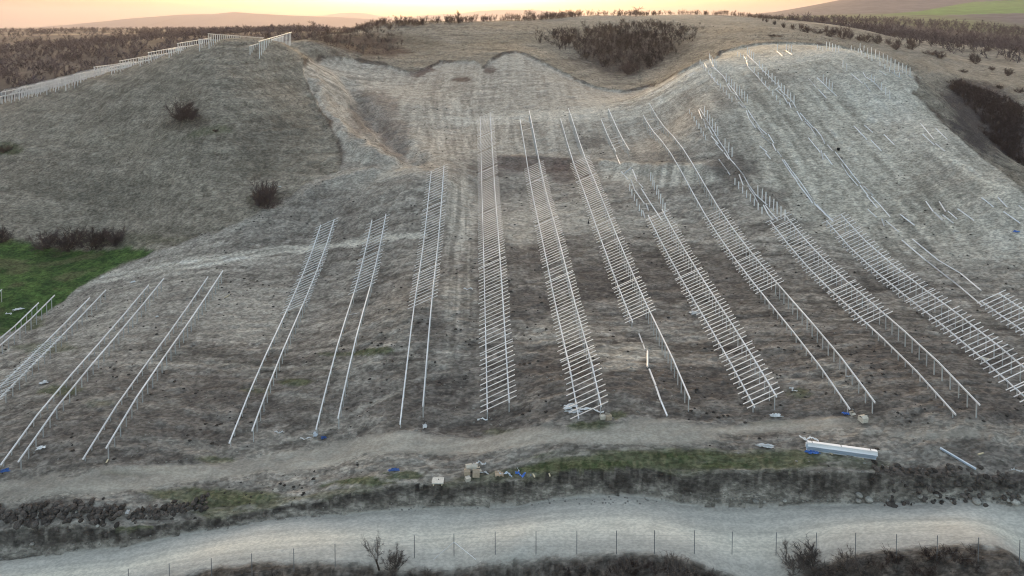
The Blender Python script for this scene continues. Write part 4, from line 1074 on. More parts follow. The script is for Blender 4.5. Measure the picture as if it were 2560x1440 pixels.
# bushes scattered over the pasture behind the knoll
past = [(1907, 53, 8, 12), (1917, 56, 10, 14), (1937, 62, 12, 12), (1959, 70, 14, 18), (1983, 74, 16, 16), (2003, 74, 18, 18), (2018, 82, 40, 22), (2045, 85, 34, 16), (2075, 92, 46, 30), (2105, 97, 50, 34), (2124, 98, 26, 24),
        (2150, 103, 24, 22), (2165, 106, 30, 26), (2195, 110, 34, 26), (2222, 112, 24, 20), (2247, 116, 22, 22), (2240, 124, 34, 24), (2280, 124, 38, 28), (2275, 112, 30, 18), (2330, 138, 50, 18), (2350, 146, 34, 16), (2430, 150, 14, 22), (2440, 160, 34, 26),
        (2520, 190, 30, 22), (2540, 128, 30, 14), (2470, 128, 24, 14), (2395, 118, 22, 12), (2480, 176, 24, 14), (2550, 232, 30, 18), (2500, 222, 24, 12), (2335, 108, 16, 10), (2410, 182, 22, 12), (1930, 92, 26, 8), (1950, 93, 20, 8)]
past.sort()
for k, (x, y, w, h) in enumerate(past):
    shrub(x, y, w * 1.25, h * 1.1, f'dark bare bush on the pasture behind the knoll, {ordw(k + 1)} from the left', 'bushes scattered over the pasture', k=k)

# foreground: two young trees, a bush, and the thicket under the fence
tree(948, 1424, 70, 112, 'young leaning bare tree in front of the gravel road, left of the fence brace', 431, None, M_TWIG2, trunk=.2, lean=(-.28, 0))
tree(1965, 1402, 42, 66, 'small bare tree with a knotted crown by the fence, on the right', 432, None, M_TWIG2, trunk=.5)
for k, (x, y, w, h, lab) in enumerate([(985, 1424, 90, 62, 'bare shrub at the right foot of the leaning young tree'), (2040, 1425, 150, 56, 'largest bare shrub poking above the thicket, right of the small tree'), (1990, 1432, 110, 52, 'bare shrub under the small knotted tree'),
                                  (2130, 1432, 110, 50, 'bare shrub right of the largest thicket shrub'), (1690, 1436, 130, 44, 'wide bare shrub in the thicket left of the small knotted tree'), (1560, 1440, 120, 46, 'bare shrub in the thicket below the middle fence posts')]):
    shrub(x, y, w, h, lab, 'shrubs below the fence', ME_SH2, k)

def scatter(name, label, cat, pts, hs, mats, ratio=.62, tmpl=None):
    """a mass nobody could count: many small shrubs in one mesh"""
    VV, TT, off, MI = [], [], 0, []
    g = np.random.default_rng(len(pts))
    tmpl = tmpl or SH_LO
    mats = mats if isinstance(mats, (list, tuple)) else [mats]
    for k, (x, y, z) in enumerate(pts):
        V, T = tmpl[k % len(tmpl)]
        a = g.uniform(0, 6.283); c, s = math.cos(a), math.sin(a); h = hs[k]; w = h * ratio * g.uniform(.8, 1.5)
        W = np.stack([(V[:, 0] * c - V[:, 1] * s) * w + x, (V[:, 0] * s + V[:, 1] * c) * w + y, V[:, 2] * h + z - .1], 1)
        VV.append(W); TT.append(T + off); off += len(V)
        MI.append(np.full(len(T), g.integers(len(mats)), np.int32))
    me = arr_mesh(name, np.vstack(VV), np.vstack(TT), mats[0])
    for m_ in mats[1:]: me.materials.append(m_)
    me.polygons.foreach_set('material_index', np.concatenate(MI))
    o = part(name, me, None)
    return tag(o, label, cat, None, 'stuff')
def in_poly(poly, n):
    out = []
    lo, hi = poly.min(0), poly.max(0)
    while len(out) < n:
        q = rng.uniform(lo, hi, (n * 2, 2))
        s = sdist(poly, q[:, 0], q[:, 1], 500) > 0
        out += list(q[s])
    q = np.array(out[:n])
    return np.column_stack([q, hgt(q[:, 0], q[:, 1])])
def sector(a0, a1, r0, r1, n, thr=0.0):
    a = np.radians(rng.uniform(a0, a1, n * 3)); r = np.sqrt(rng.uniform(r0 ** 2, r1 ** 2, n * 3))
    x, y = np.sin(a) * r, np.cos(a) * r
    keep = fbm(x * .02, y * .012, 301, 3) > thr
    x, y = x[keep][:n], y[keep][:n]
    return np.column_stack([x, y, hgt(x, y)])
def along(pts, n, spread):
    p = pl(pts)
    d = np.concatenate([[0], np.cumsum(np.hypot(*np.diff(p, axis=0).T))])
    s = rng.uniform(0, d[-1], n)
    x = np.interp(s, d, p[:, 0]) + rng.normal(0, spread, n); y = np.interp(s, d, p[:, 1]) + np.abs(rng.normal(0, spread, n))
    return np.column_stack([x, y, hgt(x, y)])
P_ = sector(-40, -15, 285, 760, 1550, .30)
scatter('scrub_wood', 'dark bare scrub wood filling the valley behind the left hill', 'scrub wood', P_, rng.uniform(4, 7.5, len(P_)), [M_WOODFAR, M_WOODFAR, M_WOODFAR2], .9, SH_FAR)
P_ = np.vstack([sector(-40, -8, 740, 1700, 900, .42), sector(-29, -25, 900, 1000, 60), sector(-20.5, -17.5, 700, 760, 40)])
scatter('scrub_wood', 'low dark copses dotted over the far plain at left', 'scrub wood', P_, rng.uniform(5, 9, len(P_)), [M_WOODFAR, M_WOODFAR2], 1.0, SH_FAR)
P_ = np.vstack([sector(22, 40, 500, 1000, 1150, .0), sector(17.5, 23, 560, 800, 260)])
scatter('scrub_wood', 'grey bare wood on the valley side behind the right pasture', 'scrub wood', P_, rng.uniform(6, 10, len(P_)), [M_WOODFAR, M_WOODFAR, M_WOODFAR2], .8, SH_FAR)
P_ = in_poly(pl([(1360, 98), (1430, 84), (1500, 72), (1590, 62), (1640, 60), (1720, 72), (1725, 98), (1690, 125), (1640, 165), (1590, 182), (1530, 165), (1430, 140), (1380, 122)]), 560)
P_ = P_ + rng.normal(0, 1.8, P_.shape) * np.array([1.6, 1.6, 0]); P_[:, 2] = hgt(P_[:, 0], P_[:, 1])
scatter('ravine_thicket', 'dark bare thicket filling the ravine between the hill and the knoll', 'thicket', P_, rng.uniform(1.8, 4.2, len(P_)) * (.6 + .9 * fbm(P_[:, 0] * .06, P_[:, 1] * .06, 303, 2)), [M_TWIG, M_TWIG3, M_TWIG2, M_TWIG3], .75)
P_ = in_poly(np.vstack([pl([(2365, 214), (2400, 212), (2470, 235), (2556, 275), (2556, 390), (2500, 362), (2440, 320)]), [(128, 150)]]), 520)
scatter('ravine_thicket', 'almost black thicket in the ravine at the right edge', 'thicket', P_, rng.uniform(1.6, 3.4, len(P_)), [M_TWIG3, M_TWIG3, M_TWIG], .9)
P_ = np.vstack([along([(815, 84), (900, 74), (1000, 67), (1060, 64), (1150, 57), (1230, 54), (1300, 53), (1400, 46), (1475, 40)], 720, 4.0), along([(1500, 40), (1560, 41), (1640, 38), (1760, 38), (1880, 45), (1960, 52)], 200, 3)])
scatter('crest_hedge', 'ragged bare hedge along the crest under the sunset', 'hedge', P_, rng.uniform(1.4, 4.0, len(P_)) * np.where(np.abs(P_[:, 0] + 2) < 60, 1.2, 1), [M_TWIG, M_TWIG3], .7)
P_ = in_poly(pl([(745, 98), (800, 86), (900, 76), (1000, 72), (1010, 92), (985, 115), (965, 140), (930, 150), (880, 142), (830, 130), (800, 116)]), 680)
P_ = P_ + rng.normal(0, 1.8, P_.shape) * np.array([1.8, 1.8, 0]); P_[:, 2] = hgt(P_[:, 0], P_[:, 1])
scatter('hill_thicket', 'reddish-brown thicket on the slope left of the bowl\'s rim', 'thicket', P_, rng.uniform(1.2, 3.4, len(P_)), [M_TWIG, M_TWIG3, M_TWIG2], .8)
q = []
aa = rng.uniform(-.52, .62, 520)
rr_ = np.exp(np.interp(aa, ang, lnear[:, 0])) - np.abs(rng.normal(0, 2.2, 520)) - 1.0 - 1.2 * (aa < -.2)
q = np.column_stack([np.sin(aa) * rr_, np.cos(aa) * rr_]); P_ = np.column_stack([q, hgt(q[:, 0], q[:, 1])])
scatter('roadside_thicket', 'low dark brush on the slope below the fence, along the bottom edge', 'thicket', P_, rng.uniform(.35, 1.25, len(P_)), [M_TWIG2, M_TWIG, M_TWIG3], 1.0, [grow(300 + k, 7, 4, 9, 1.0, .24, .010, .016) for k in range(4)])

# ------------------------------------------------------------------ loose clods and tufts strewn over the ground
def strew(name, label, cat, pts, sizes, V, T, mat, flat=1.0):
    n = len(pts); a = rng.uniform(0, 6.283, n); c, s_ = np.cos(a), np.sin(a)
    W = np.empty((n, len(V), 3)); st = rng.uniform(.8, 1.5, n)
    W[:, :, 0] = (V[None, :, 0] * c[:, None] - V[None, :, 1] * s_[:, None]) * (sizes * st)[:, None] + pts[:, 0:1]
    W[:, :, 1] = (V[None, :, 0] * s_[:, None] + V[None, :, 1] * c[:, None]) * sizes[:, None] + pts[:, 1:2]
    W[:, :, 2] = V[None, :, 2] * (sizes * flat)[:, None] + pts[:, 2:3]
    TT = (T[None] + (np.arange(n) * len(V))[:, None, None]).reshape(-1, 3)
    tag(part(name, arr_mesh(name, W.reshape(-1, 3), TT, mat), None), label, cat, None, 'stuff')
def pick(n, r0, r1, cond, p=1.0):
    a = rng.uniform(-.68, .68, n); r = r0 * (r1 / r0) ** (rng.uniform(0, 1, n) ** p)
    x, y = np.sin(a) * r, np.cos(a) * r
    fi = np.clip(np.round(np.interp(a, ang, np.arange(NA))).astype(int), 0, NA - 1); fj = np.clip(np.round(row_of(a, np.log(r))).astype(int), 0, NR - 1)
    k = cond[fi, fj]
    return np.column_stack([x[k], y[k], hgt(x[k], y[k])])
cv = np.array([(.5, 0, .1), (-.45, .15, .05), (.1, .5, 0), (-.05, -.5, .08), (.05, .05, .5), (.1, -.1, -.3)]); ct = np.array([(0, 2, 4), (2, 1, 4), (1, 3, 4), (3, 0, 4), (2, 0, 5), (1, 2, 5), (3, 1, 5), (0, 3, 5)], np.int32)
bare = (CLAY > .5) & (BW > .99) & (TRACK < .3)
nclump = fbm(GX * .11, GY * .28, 305, 3)
q = pick(9000, 76, 190, bare & (nclump > .52)); strew('soil_clods', 'dark crumbs of soil strewn over the graded slope', 'clods', q, .08 + .45 * rng.uniform(0, 1, len(q)) ** 3, cv, ct, M_CLOD, .7)
q = pick(9000, 76, 215, bare & (nclump < .52)); strew('pale_clods', 'pale clay crumbs strewn over the graded slope', 'clods', q, .06 + .34 * rng.uniform(0, 1, len(q)) ** 3, cv, ct, M_PALE, .6)
gb = []
for k in range(7):
    a = k * .9; gb += [(.06 * math.cos(a), .06 * math.sin(a), 0), (.06 * math.cos(a + 1), .06 * math.sin(a + 1), 0), (.5 * math.cos(a + .4) * (.4 + .1 * k), .5 * math.sin(a + .4) * (.4 + .1 * k), .55 + .07 * ((k * 3) % 7))]
gv = np.array(gb); gtt = np.arange(21, dtype=np.int32).reshape(-1, 3)
mead = (CLAY < .4) & (FIELD < .3) & (RR < 330)
q = pick(17000, 118, 320, mead & (fbm(GX * .08, GY * .2, 307, 3) > .48)); strew('dry_grass', 'tufts of bleached dry grass on the meadow slopes', 'grass', q, rng.uniform(.25, .75, len(q)), gv, gtt, M_STRAW, .8)
q = pick(15000, 118, 320, mead & (fbm(GX * .1, GY * .25, 309, 3) > .50)); strew('dead_grass', 'darker withered tufts on the meadow slopes', 'grass', q, rng.uniform(.25, .85, len(q)), gv, gtt, M_DEAD, .8)
grn = (ALB[..., 1] > ALB[..., 0] * 1.15) & (RR < 170)
q = pick(60000, 70, 160, grn, 1.0)[:9000]; strew('green_grass', 'green grass tufts on the verge and the left field', 'grass', q, rng.uniform(.12, .40, len(q)), gv, gtt, M_LEAF, .7)

# ------------------------------------------------------------------ soil heaps, stones, rubbish
def lump(seed, n=2, amp=.35):
    """irregular stone or clod, about 1 m across, from a subdivided icosahedron"""
    import bmesh
    bm = bmesh.new(); bmesh.ops.create_icosphere(bm, subdivisions=n, radius=.5)
    g = np.random.default_rng(seed)
    dirs = g.normal(size=(7, 3)); dirs /= np.linalg.norm(dirs, axis=1)[:, None]; off = g.uniform(.30, .5, 7)
    for v in bm.verts:
        p = np.array(v.co)
        for d, o_ in zip(dirs, off):
            s = p @ d
            if s > o_: p = p - d * (s - o_) * .85
        p = p * (1 + amp * (g.random() - .5) * .5)
        v.co = p
    V = [tuple(v.co) for v in bm.verts]; bm.verts.index_update(); Fc = [tuple(v.index for v in f.verts) for f in bm.faces]
    bm.free()
    return V, Fc
LUMPS = [lump(k, 1 if k < 4 else 2) for k in range(8)]
ME_CLOD = [mesh('clod', *LUMPS[k], M_CLOD) for k in range(6)]
ME_STONE = [mesh('stone', *LUMPS[k], M_STONE, True) for k in range(4, 8)]
def rotm(): return Matrix.Rotation(rng.uniform(0, 6.28), 4, 'Z') @ Matrix.Rotation(rng.uniform(0, 6.28), 4, 'X')
def heap(pxs, n, w, hmax, size, label):
    line = pl(pxs); c = line.mean(0)
    base = Vector((c[0], c[1], float(hgt(c[:1], c[1:])[0])))
    t = thing('soil_heap', label, 'soil heap', base, 'heaps of clods on the verge')
    L_ = len(line) - 1
    for k in range(n):
        s = rng.uniform(0, L_); i = min(int(s), L_ - 1); f = s - i
        a = line[i] * (1 - f) + line[i + 1] * f
        off = rng.normal(0, w * .5)
        x, y = a[0] + rng.normal(0, .3), a[1] + off
        zz = float(hgt(np.array([x]), np.array([y]))[0])
        hh = hmax * max(0, 1 - abs(off) / (1.3 * w)) * rng.uniform(0, 1) * (.55 + .45 * math.sin(s * 5.1 + 1))
        sz = size * rng.uniform(.45, 1.25) * (1.25 if hh < .2 else 1)
        part('clod', ME_CLOD[k % 6], t, Matrix.Translation(Vector((x, y, zz + hh)) - base) @ rotm() @ Matrix.Diagonal((sz * rng.uniform(.8, 1.4), sz, sz * rng.uniform(.6, .9), 1)))
heap([(-60, 1300), (60, 1288), (140, 1280), (230, 1284), (300, 1290)], 210, 1.1, .9, .62, 'long heap of dark soil clods at the lower left edge')
heap([(330, 1288), (400, 1282), (450, 1272), (510, 1258)], 110, .8, .8, .5, 'smaller heap of dark clods, right of the long heap')
heap([(2190, 1196), (2260, 1190), (2330, 1200), (2420, 1206), (2540, 1216)], 130, 1.2, .5, .45, 'line of dark crumbled soil under the loose beam at right')
for k, (x, y, s, lab) in enumerate([
    (1890, 1256, .62, 'pointed pale stone at the road edge, leftmost of the stones'), (1912, 1257, .42, 'small pale stone right of the pointed one'), (1962, 1254, .4, 'flat grey stone between the two groups of road stones'),
    (2147, 1240, .7, 'round grey stone higher up in the slumped bank'), (2146, 1254, .6, 'left of two round pale stones at the road edge'), (2173, 1252, .8, 'right of two round pale stones at the road edge'), (2300, 1244, .6, 'grey stone half buried at the foot of the slump'),
    (2340, 1240, .55, 'brownish stone at the foot of the slump, right of the buried one'), (2441, 1257, .85, 'long brown stone at the road edge towards the right'), (2538, 1258, .85, 'bright pale boulder at the right edge of the road'), (2520, 1252, .5, 'small stone left of the bright boulder'),
    (80, 1362, .45, 'pale stone in the bank at the lower left'), (190, 1282, .55, 'pale flat stone lying on the long clod heap'), (245, 1316, .4, 'pale stone below the long clod heap'), (2220, 1254, .35, 'small grey stone in the middle of the road edge stones'), (2380, 1254, .4, 'dull stone left of the long brown stone')]):
    p = unproj([x], [y])[0]
    o = part('stone', ME_STONE[k % 4], None, Matrix.Translation((p[0], p[1], p[2] + s * .18)) @ Matrix.Rotation(k * 1.7, 4, 'Z') @ Matrix.Diagonal((s * 1.15, s, s * .75, 1)))
    tag(o, lab, 'stone', 'stones at the road edge')
# pebbles too small to count
PV, PT, off = [], [], 0
TV, TF = LUMPS[0]; TV = np.array(TV); TF = np.array(TF, np.int32)
px_ = np.concatenate([rng.uniform(1500, 2560, 300), rng.uniform(0, 1500, 160)]); bot_y = np.interp(px_, [p[0] for p in BANK_BOT], [p[1] for p in BANK_BOT])
pp = unproj(px_, bot_y - np.abs(rng.normal(0, 12, len(px_))) - 4)
for k, p in enumerate(pp):
    s = rng.uniform(.08, .28)
    a = rng.uniform(0, 6.28); c, s_ = math.cos(a), math.sin(a)
    PV.append(np.stack([(TV[:, 0] * c - TV[:, 1] * s_) * s + p[0], (TV[:, 0] * s_ + TV[:, 1] * c) * s + p[1], TV[:, 2] * s * .7 + p[2]], 1)); PT.append(TF + off); off += len(TV)
tag(part('pebbles', arr_mesh('pebbles', np.vstack(PV), np.vstack(PT), M_STONE), None), 'small stones strewn along the foot of the cut bank', 'pebbles', None, 'stuff')

# crumpled plastic sheets and strips
def sheet_mesh(name, w, l, seed, mat, amp=.12, strip=False):
    g = np.random.default_rng(seed)
    nx, ny = (4, 16) if strip else (11, 9)
    V, Fc = [], []
    ex = g.uniform(.65, 1.0, ny); ox = g.normal(0, .10, ny)
    for j in range(ny):
        for i in range(nx):
            u, v = i / (nx - 1) - .5, j / (ny - 1) - .5
            x = (u * ex[j] + ox[j]) * w; y = v * l
            if strip: x += .5 * w * math.sin(v * 9 + seed) * 1.5
            V.append((x + g.normal(0, .02), y + g.normal(0, .02), .05 + abs(g.normal(0, amp)) * (1 - .5 * abs(u) * 2)))
    for j in range(ny - 1):
        for i in range(nx - 1):
            a = j * nx + i; Fc.append((a, a + 1, a + nx + 1, a + nx))
    n = len(V)
    V += [(x, y, z - .012) for x, y, z in V]
    Fc += [tuple(n + q for q in f[::-1]) for f in Fc[:]]
    return mesh(name, V, Fc, mat)
def litter(px, py, w, l, rz, label, mat, seed, strip=False, name='plastic_sheet', cat='plastic sheet', amp=.12, lift=0):
    p = unproj([px], [py])[0]
    o = part(name, sheet_mesh(name, w, l, seed, mat, amp, strip), None, Matrix.Translation((p[0], p[1], p[2] + .02 + lift)) @ Matrix.Rotation(rz, 4, 'Z'))
    return tag(o, label, cat, 'rubbish on the ground')
litter(14, 1178, 1.2, .6, .3, 'crumpled blue sheet at the lower left edge', M_BLUE, 1)
litter(985, 1177, 1.4, .45, .1, 'crumpled blue sheet on the grass left of the boxes', M_BLUE, 2)
litter(1262, 1187, .28, 1.7, 1.3, 'long pale blue strip on the verge grass', M_PROFILE, 3, True)
litter(1308, 1187, .45, 1.6, 1.75, 'hooked bright blue strip on the verge grass', M_BLUE, 4, True)
litter(1297, 1184, .14, 1.1, .25, 'white stick-like strip crossing the blue strips', M_WHITE, 5, True)
litter(2030, 1132, 1.5, .7, .1, 'crumpled bright blue sheet under the stack of profiles', M_BLUE, 6)
litter(2117, 1036, .9, .4, 0, 'small blue sheet at the foot of a bare rail', M_BLUE, 7)
litter(808, 1096, .7, .5, .4, 'small blue rag below the crossed-bar frame', M_BLUE, 8)
litter(788, 1088, .5, 1.1, .3, 'blue and white bundle at the end of a bare rail', M_PROFILE, 9)
litter(765, 1098, .2, 1.5, 1.6, 'white strip lying left of the blue rag', M_WHITE, 10, True)
litter(698, 1083, .22, 1.2, 1.5, 'curled pale strip on the dark soil, lower left', M_WHITE, 11, True)
litter(1430, 1016, 2.6, .8, .5, 'large white sheet, upper of two, at the end of a barred frame', M_WHITE, 12)
litter(1437, 1031, 1.8, .6, .2, 'white sheet, lower of two, at the end of a barred frame', M_WHITE, 13)
litter(1478, 1026, .3, 3.0, 1.3, 'tangled white band right of the large white sheets', M_WHITE, 14, True)
litter(1735, 783, 1.6, 1.1, .4, 'white crumpled sheets left of a barred frame at mid slope', M_WHITE, 15)
litter(2458, 898, 1.8, .7, -.2, 'pale flattened cardboard under the long frame at right', M_CARDL, 16, False, 'cardboard_sheet', 'cardboard', .05)
litter(1915, 1117, 2.0, .6, -.2, 'white and blue sheet on the grass left of the profiles', M_WHITE, 17)
litter(1938, 1041, 1.4, .5, .1, 'white crumpled sheet on the track side below a barred frame', M_WHITE, 18)
litter(104, 1121, 1.1, .6, .5, 'white sheet between two bare rails at lower left', M_WHITE, 19)
litter(110, 958, 1.3, .7, .6, 'white flat sheet left of the bare rails', M_WHITE, 20)
litter(333, 706, 1.0, .5, .5, 'small white sheet beside the upper wheel track', M_WHITE, 21)
litter(45, 775, 1.6, .8, .6, 'white crumpled sheet on the green grass at left', M_WHITE, 22)
litter(20, 785, .3, 1.8, 1.2, 'white strip on the green grass at the left edge', M_WHITE, 23, True)
litter(1062, 1068, .5, .7, .2, 'blue-white scrap at the foot of the frame left of the pale track', M_WHITE, 24)
litter(1210, 1050, .25, 1.6, 1.6, 'pale band at the lower end of the middle frame', M_WHITE, 25, True)
litter(1200, 1160, .25, 1.4, 1.5, 'curled white strap above the boxes', M_WHITE, 26, True)
litter(1212, 1184, .14, 1.3, 1.2, 'white strap trailing right from the boxes', M_WHITE, 27, True)
litter(2022, 1104, .35, 1.9, 1.4, 'white looped straps on the left end of the profiles', M_WHITE, 28, True, lift=.25)
litter(1170, 724, .35, 1.4, 1.6, 'white strip lying on the pale upright track', M_WHITE, 29, True)
litter(318, 1283, .4, .5, .2, 'bright white scrap between the two clod heaps', M_WHITE, 30)
litter(1982, 976, .25, .9, .3, 'white bent strip beside the lowest barred frame', M_WHITE, 31, True)
litter(2540, 1178, .16, 1.3, 1.4, 'thin white hook-shaped strip near the right edge', M_WHITE, 32, True)
litter(2128, 943, .12, 1.2, 1.5, 'thin white strip between bare rails at right', M_WHITE, 33, True)
litter(1345, 452, 1.6, .5, .1, 'white wrapping under a barred frame high on the slope', M_WHITE, 34)
litter(700, 468, .01 + .5, .4, 0, 'small white scrap at the edge of the bare slope', M_WHITE, 35)
litter(393, 793, .5, .4, 0, 'small white scrap on the bare slope between bare frames', M_WHITE, 36)
litter(2540, 580, 1.0, .6, .3, 'dark blue scrap on the pale track at the right edge', M_BLUE, 37)

# cardboard boxes: body plus open flaps
def box_thing(px, py, sx, sy, sz, rz, label, mat, tilt=0.0, group='cardboard boxes', lift=0.0):
    p = unproj([px], [py])[0]
    t = thing('cardboard_box', label, 'box', (p[0], p[1], p[2] + lift), group)
    t.rotation_euler = (tilt, tilt * .6, rz)
    th = .012
    V, Fc = [], []
    def add(x0, x1, y0, y1, z0, z1):
        k = len(V)
        V.extend([(x, y, z) for z in (z0, z1) for y in (y0, y1) for x in (x0, x1)])
        Fc.extend([tuple(k + q for q in f) for f in ((0, 2, 3, 1), (4, 5, 7, 6), (0, 1, 5, 4), (2, 6, 7, 3), (0, 4, 6, 2), (1, 3, 7, 5))])
    a, b = sx / 2, sy / 2
    add(-a, a, -b, b, 0, th); add(-a, a, -b, -b + th, th, sz); add(-a, a, b - th, b, th, sz); add(-a, -a + th, -b + th, b - th, th, sz); add(a - th, a, -b + th, b - th, th, sz)
    part('box_body', mesh('box_body', V, Fc, mat), t)
    for s in (-1, 1):
        V, Fc = [], []
        add(-a, a, 0, sy * .5, 0, th)
        part('flap', mesh('flap', V, Fc, mat), t, Matrix.Translation((0, -s * b, sz + .004)) @ Matrix.Rotation(0 if s > 0 else math.pi, 4, 'Z') @ Matrix.Rotation(-rng.uniform(1.9, 2.8) if rng.random() < .5 else rng.uniform(.1, .5), 4, 'X'))
for x, y, s, rz, lab, mt in [(1172, 1174, .62, .3, 'pale open box at the top left of the box pile', M_CARDL), (1187, 1172, .55, -.2, 'pale box at the top right of the box pile', M_CARDL), (1168, 1186, .58, .1, 'grey-brown box at the left of the box pile', M_CARD),
                         (1190, 1189, .66, .05, 'brown box at the front right of the box pile', M_CARD), (1169, 1201, .46, .5, 'small pale box lying in front of the box pile', M_CARDL), (1195, 1180, .5, .4, 'pale box at the right side of the box pile', M_CARDL),
                         (1506, 1046, .5, .2, 'white box at the left of the three boxes below a barred frame', M_CARDL), (1518, 1043, .5, -.3, 'white box at the top of the three boxes below a barred frame', M_CARDL), (1522, 1048, .55, .2, 'orange-brown box of the three below a barred frame', M_CARD), (2157, 1053, .7, .3, 'pale box alone beside the dirt track at right', M_CARDL), (2130, 1037, .4, .3, 'small pale box right of the small blue sheet', M_CARDL)]:
    box_thing(x, y, s * 1.15, s, s * .75, rz, lab, mt, rng.uniform(-.1, .1))
# white slab on two bearers
p, m = sized(1095, 1208)
t = thing('concrete_slab', 'white rectangular slab on the bank edge left of the boxes', 'slab', tuple(p))
def boxm(name, sx, sy, sz, mat, bev=.0):
    a, b = sx / 2, sy / 2
    V = [(x, y, z) for z in (0, sz) for y in (-b, b) for x in (-a, a)]
    return mesh(name, V, [(0, 2, 3, 1), (4, 5, 7, 6), (0, 1, 5, 4), (2, 6, 7, 3), (0, 4, 6, 2), (1, 3, 7, 5)], mat)
part('slab_plate', boxm('slab_plate', 1.25, .95, .12, M_CONC), t, Matrix.Translation((0, 0, .22)))
for s in (-1, 1): part('bearer', boxm('bearer', .12, .85, .22, M_WOOD), t, Matrix.Translation((s * .45, 0, 0)))
part('lifting_eye', boxm('lifting_eye', .10, .10, .05, M_BLACK), t, Matrix.Translation((.05, .12, .342)))
# pallet
p, m = sized(1248, 1186)
t = thing('pallet', 'pale grey wooden pallet on the verge right of the boxes', 'pallet', tuple(p))
t.rotation_euler = (0, 0, .1)
for k in range(6): part('deck_board', boxm('deck_board', .9, .10, .03, M_CARD), t, Matrix.Translation((0, -.36 + k * .145, .13)))
for k in (-1, 0, 1): part('stringer', boxm('stringer', .09, .86, .12, M_CARD), t, Matrix.Translation((k * .38, 0, .008)))
# sawn offcuts
for x, y, l, rz, lab in [(1334, 1189, .75, .3, 'short pale wooden offcut right of the blue strips'), (1373, 1186, .8, .15, 'short pale wooden offcut standing apart farthest right on the verge'), (2076, 1134, .5, .4, 'pale offcut right of the blue sheet by the profiles'), (2452, 1136, .8, 1.9, 'pale offcut right of the loose beam on the dark soil'), (570, 740, 1.8, -.2, 'lone thin beam stub between the bare frames and the barred frame'), (268, 1154, .6, .2, 'white offcut below the bare two-rail frame')]:
    p = unproj([x], [y])[0]
    o = part('wood_offcut', boxm('wood_offcut', .14, l, .09, M_WOOD), None, Matrix.Translation((p[0], p[1], p[2] + .03)) @ Matrix.Rotation(rz, 4, 'Z'))
    tag(o, lab, 'wood offcut', 'offcuts on the ground')

# bundle of long profiles on the verge, and a single one
A_, B_ = unproj([2016, 2190], [1122, 1146])
d = Vector(B_) - Vector(A_); Lb = d.length
t = thing('profile_stack', 'stack of long pale blue steel profiles on the verge at right', 'profile stack', tuple(A_))
hat = [(-.36, 0), (-.20, 0), (-.16, .34), (.16, .34), (.20, 0), (.36, 0), (.36, .025), (.22, .025), (.18, .37), (-.18, .37), (-.22, .025), (-.36, .025)]
ME_HAT = extrude('profile', hat, 'y', M_PROFILE); ME_HATW = extrude('profile', hat, 'y', M_STEEL)
for k in range(6):
    off = Vector((0, 0, .06 + k * .085)); e = rng.uniform(-.12, .12)
    dn = d.normalized()
    part('profile', ME_HATW if k in (5, 0) else ME_HAT, t, beam_mat(off + dn * e, d + off + dn * e))
for f in (.08, .5, .92):
    part('strap', boxm('strap', .82, .05, .012, M_BLACK), t, Matrix.Translation(d * f + Vector((0, 0, .89))) @ Matrix.Rotation(math.atan2(-d.x, d.y), 4, 'Z') @ Matrix.Diagonal((.46, 1, 1, 1)))
for f in (.15, .8):
    part('bearer', boxm('bearer', 1.0, .12, .08, M_WOOD), t, Matrix.Translation(d * f + Vector((0, 0, -.02))) @ Matrix.Rotation(math.atan2(-d.x, d.y), 4, 'Z'))
A_, B_ = unproj([2350, 2440], [1123, 1177])
o = part('loose_beam', extrude('beam', cprof(.22, .16, .03), 'y', M_PROFILE), None, beam_mat(Vector(A_) + Vector((0, 0, .14)), Vector(B_) + Vector((0, 0, .18))))
tag(o, 'single thick pale blue beam on dark soil right of the profile stack', 'beam')
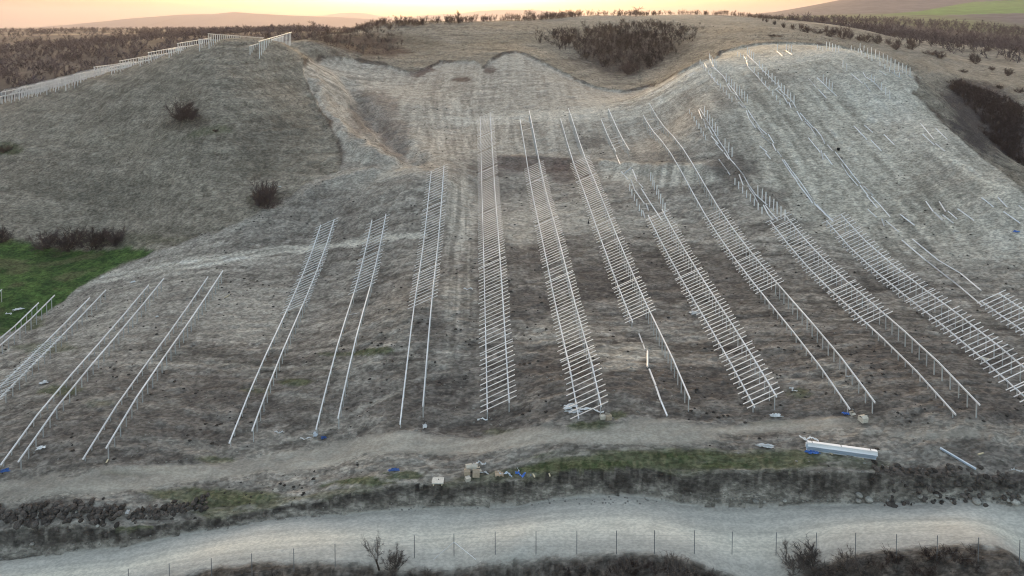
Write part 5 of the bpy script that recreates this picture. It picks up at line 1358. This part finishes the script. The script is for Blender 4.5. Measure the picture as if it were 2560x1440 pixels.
# dark stake beside a barred frame, dark bucket on the knoll
p, m = sized(1471, 559)
V, Fc = [], []
n = 8
for k, (z, r, dx) in enumerate([(-.1, .10, 0), (.0, .16, 0), (.25, .15, .02), (.45, .07, .05), (.9, .045, .12), (1.25, .04, .18)]):
    V += [(r * math.cos(a) + dx, r * math.sin(a), z) for a in np.linspace(0, 2 * math.pi, n + 1)[:-1]]
Fc = [(k * n + q, k * n + (q + 1) % n, (k + 1) * n + (q + 1) % n, (k + 1) * n + q) for k in range(5) for q in range(n)] + [tuple(range(5 * n, 6 * n))]
tag(part('tamping_stake', mesh('tamping_stake', V, Fc, M_BLACK, True), None, Matrix.Translation(tuple(p))), 'black leaning stake with a thick foot beside a barred frame', 'stake')
p, m = sized(2096, 376)
V = []
for z, r in [(0, .26), (.5, .34), (.52, .36), (.48, .31), (.06, .22)]:
    V += [(r * math.cos(a), r * math.sin(a), z) for a in np.linspace(0, 2 * math.pi, 13)[:-1]]
n = 12
Fc = [(k * n + q, k * n + (q + 1) % n, (k + 1) * n + (q + 1) % n, (k + 1) * n + q) for k in range(4) for q in range(n)] + [tuple(range(n))[::-1], tuple(range(4 * n, 5 * n))]
tag(part('bucket', mesh('bucket', V, Fc, M_BLACK, True), None, Matrix.Translation(tuple(p))), 'small black bucket-like object alone on the knoll', 'bucket')

# ------------------------------------------------------------------ air
def haze_box(d):
    m, nt, b = new_mat('haze air')
    nt.nodes.remove(b)
    pv = nt.nodes.new('ShaderNodeVolumePrincipled')
    pv.inputs['Color'].default_value = (.78, .74, .84, 1)
    pv.inputs['Density'].default_value = d
    pv.inputs['Anisotropy'].default_value = 0.45
    nt.links.new(pv.outputs[0], nt.nodes['Material Output'].inputs['Volume'])
    x0, x1, y0, y1, z0, z1 = -9000, 9000, -60, 13000, -150, 320
    V = [(x, y, z) for z in (z0, z1) for y in (y0, y1) for x in (x0, x1)]
    Fc = [(0, 2, 3, 1), (4, 5, 7, 6), (0, 1, 5, 4), (2, 6, 7, 3), (0, 4, 6, 2), (1, 3, 7, 5)]
    me = bpy.data.meshes.new('haze'); me.from_pydata(V, [], Fc); me.materials.append(m)
    o = bpy.data.objects.new('haze', me); COL.objects.link(o); o['kind'] = 'stuff'
    o['label'] = 'pale evening haze in the air over the hills'; o['category'] = 'haze'
    return o
haze_box(1.1e-4)
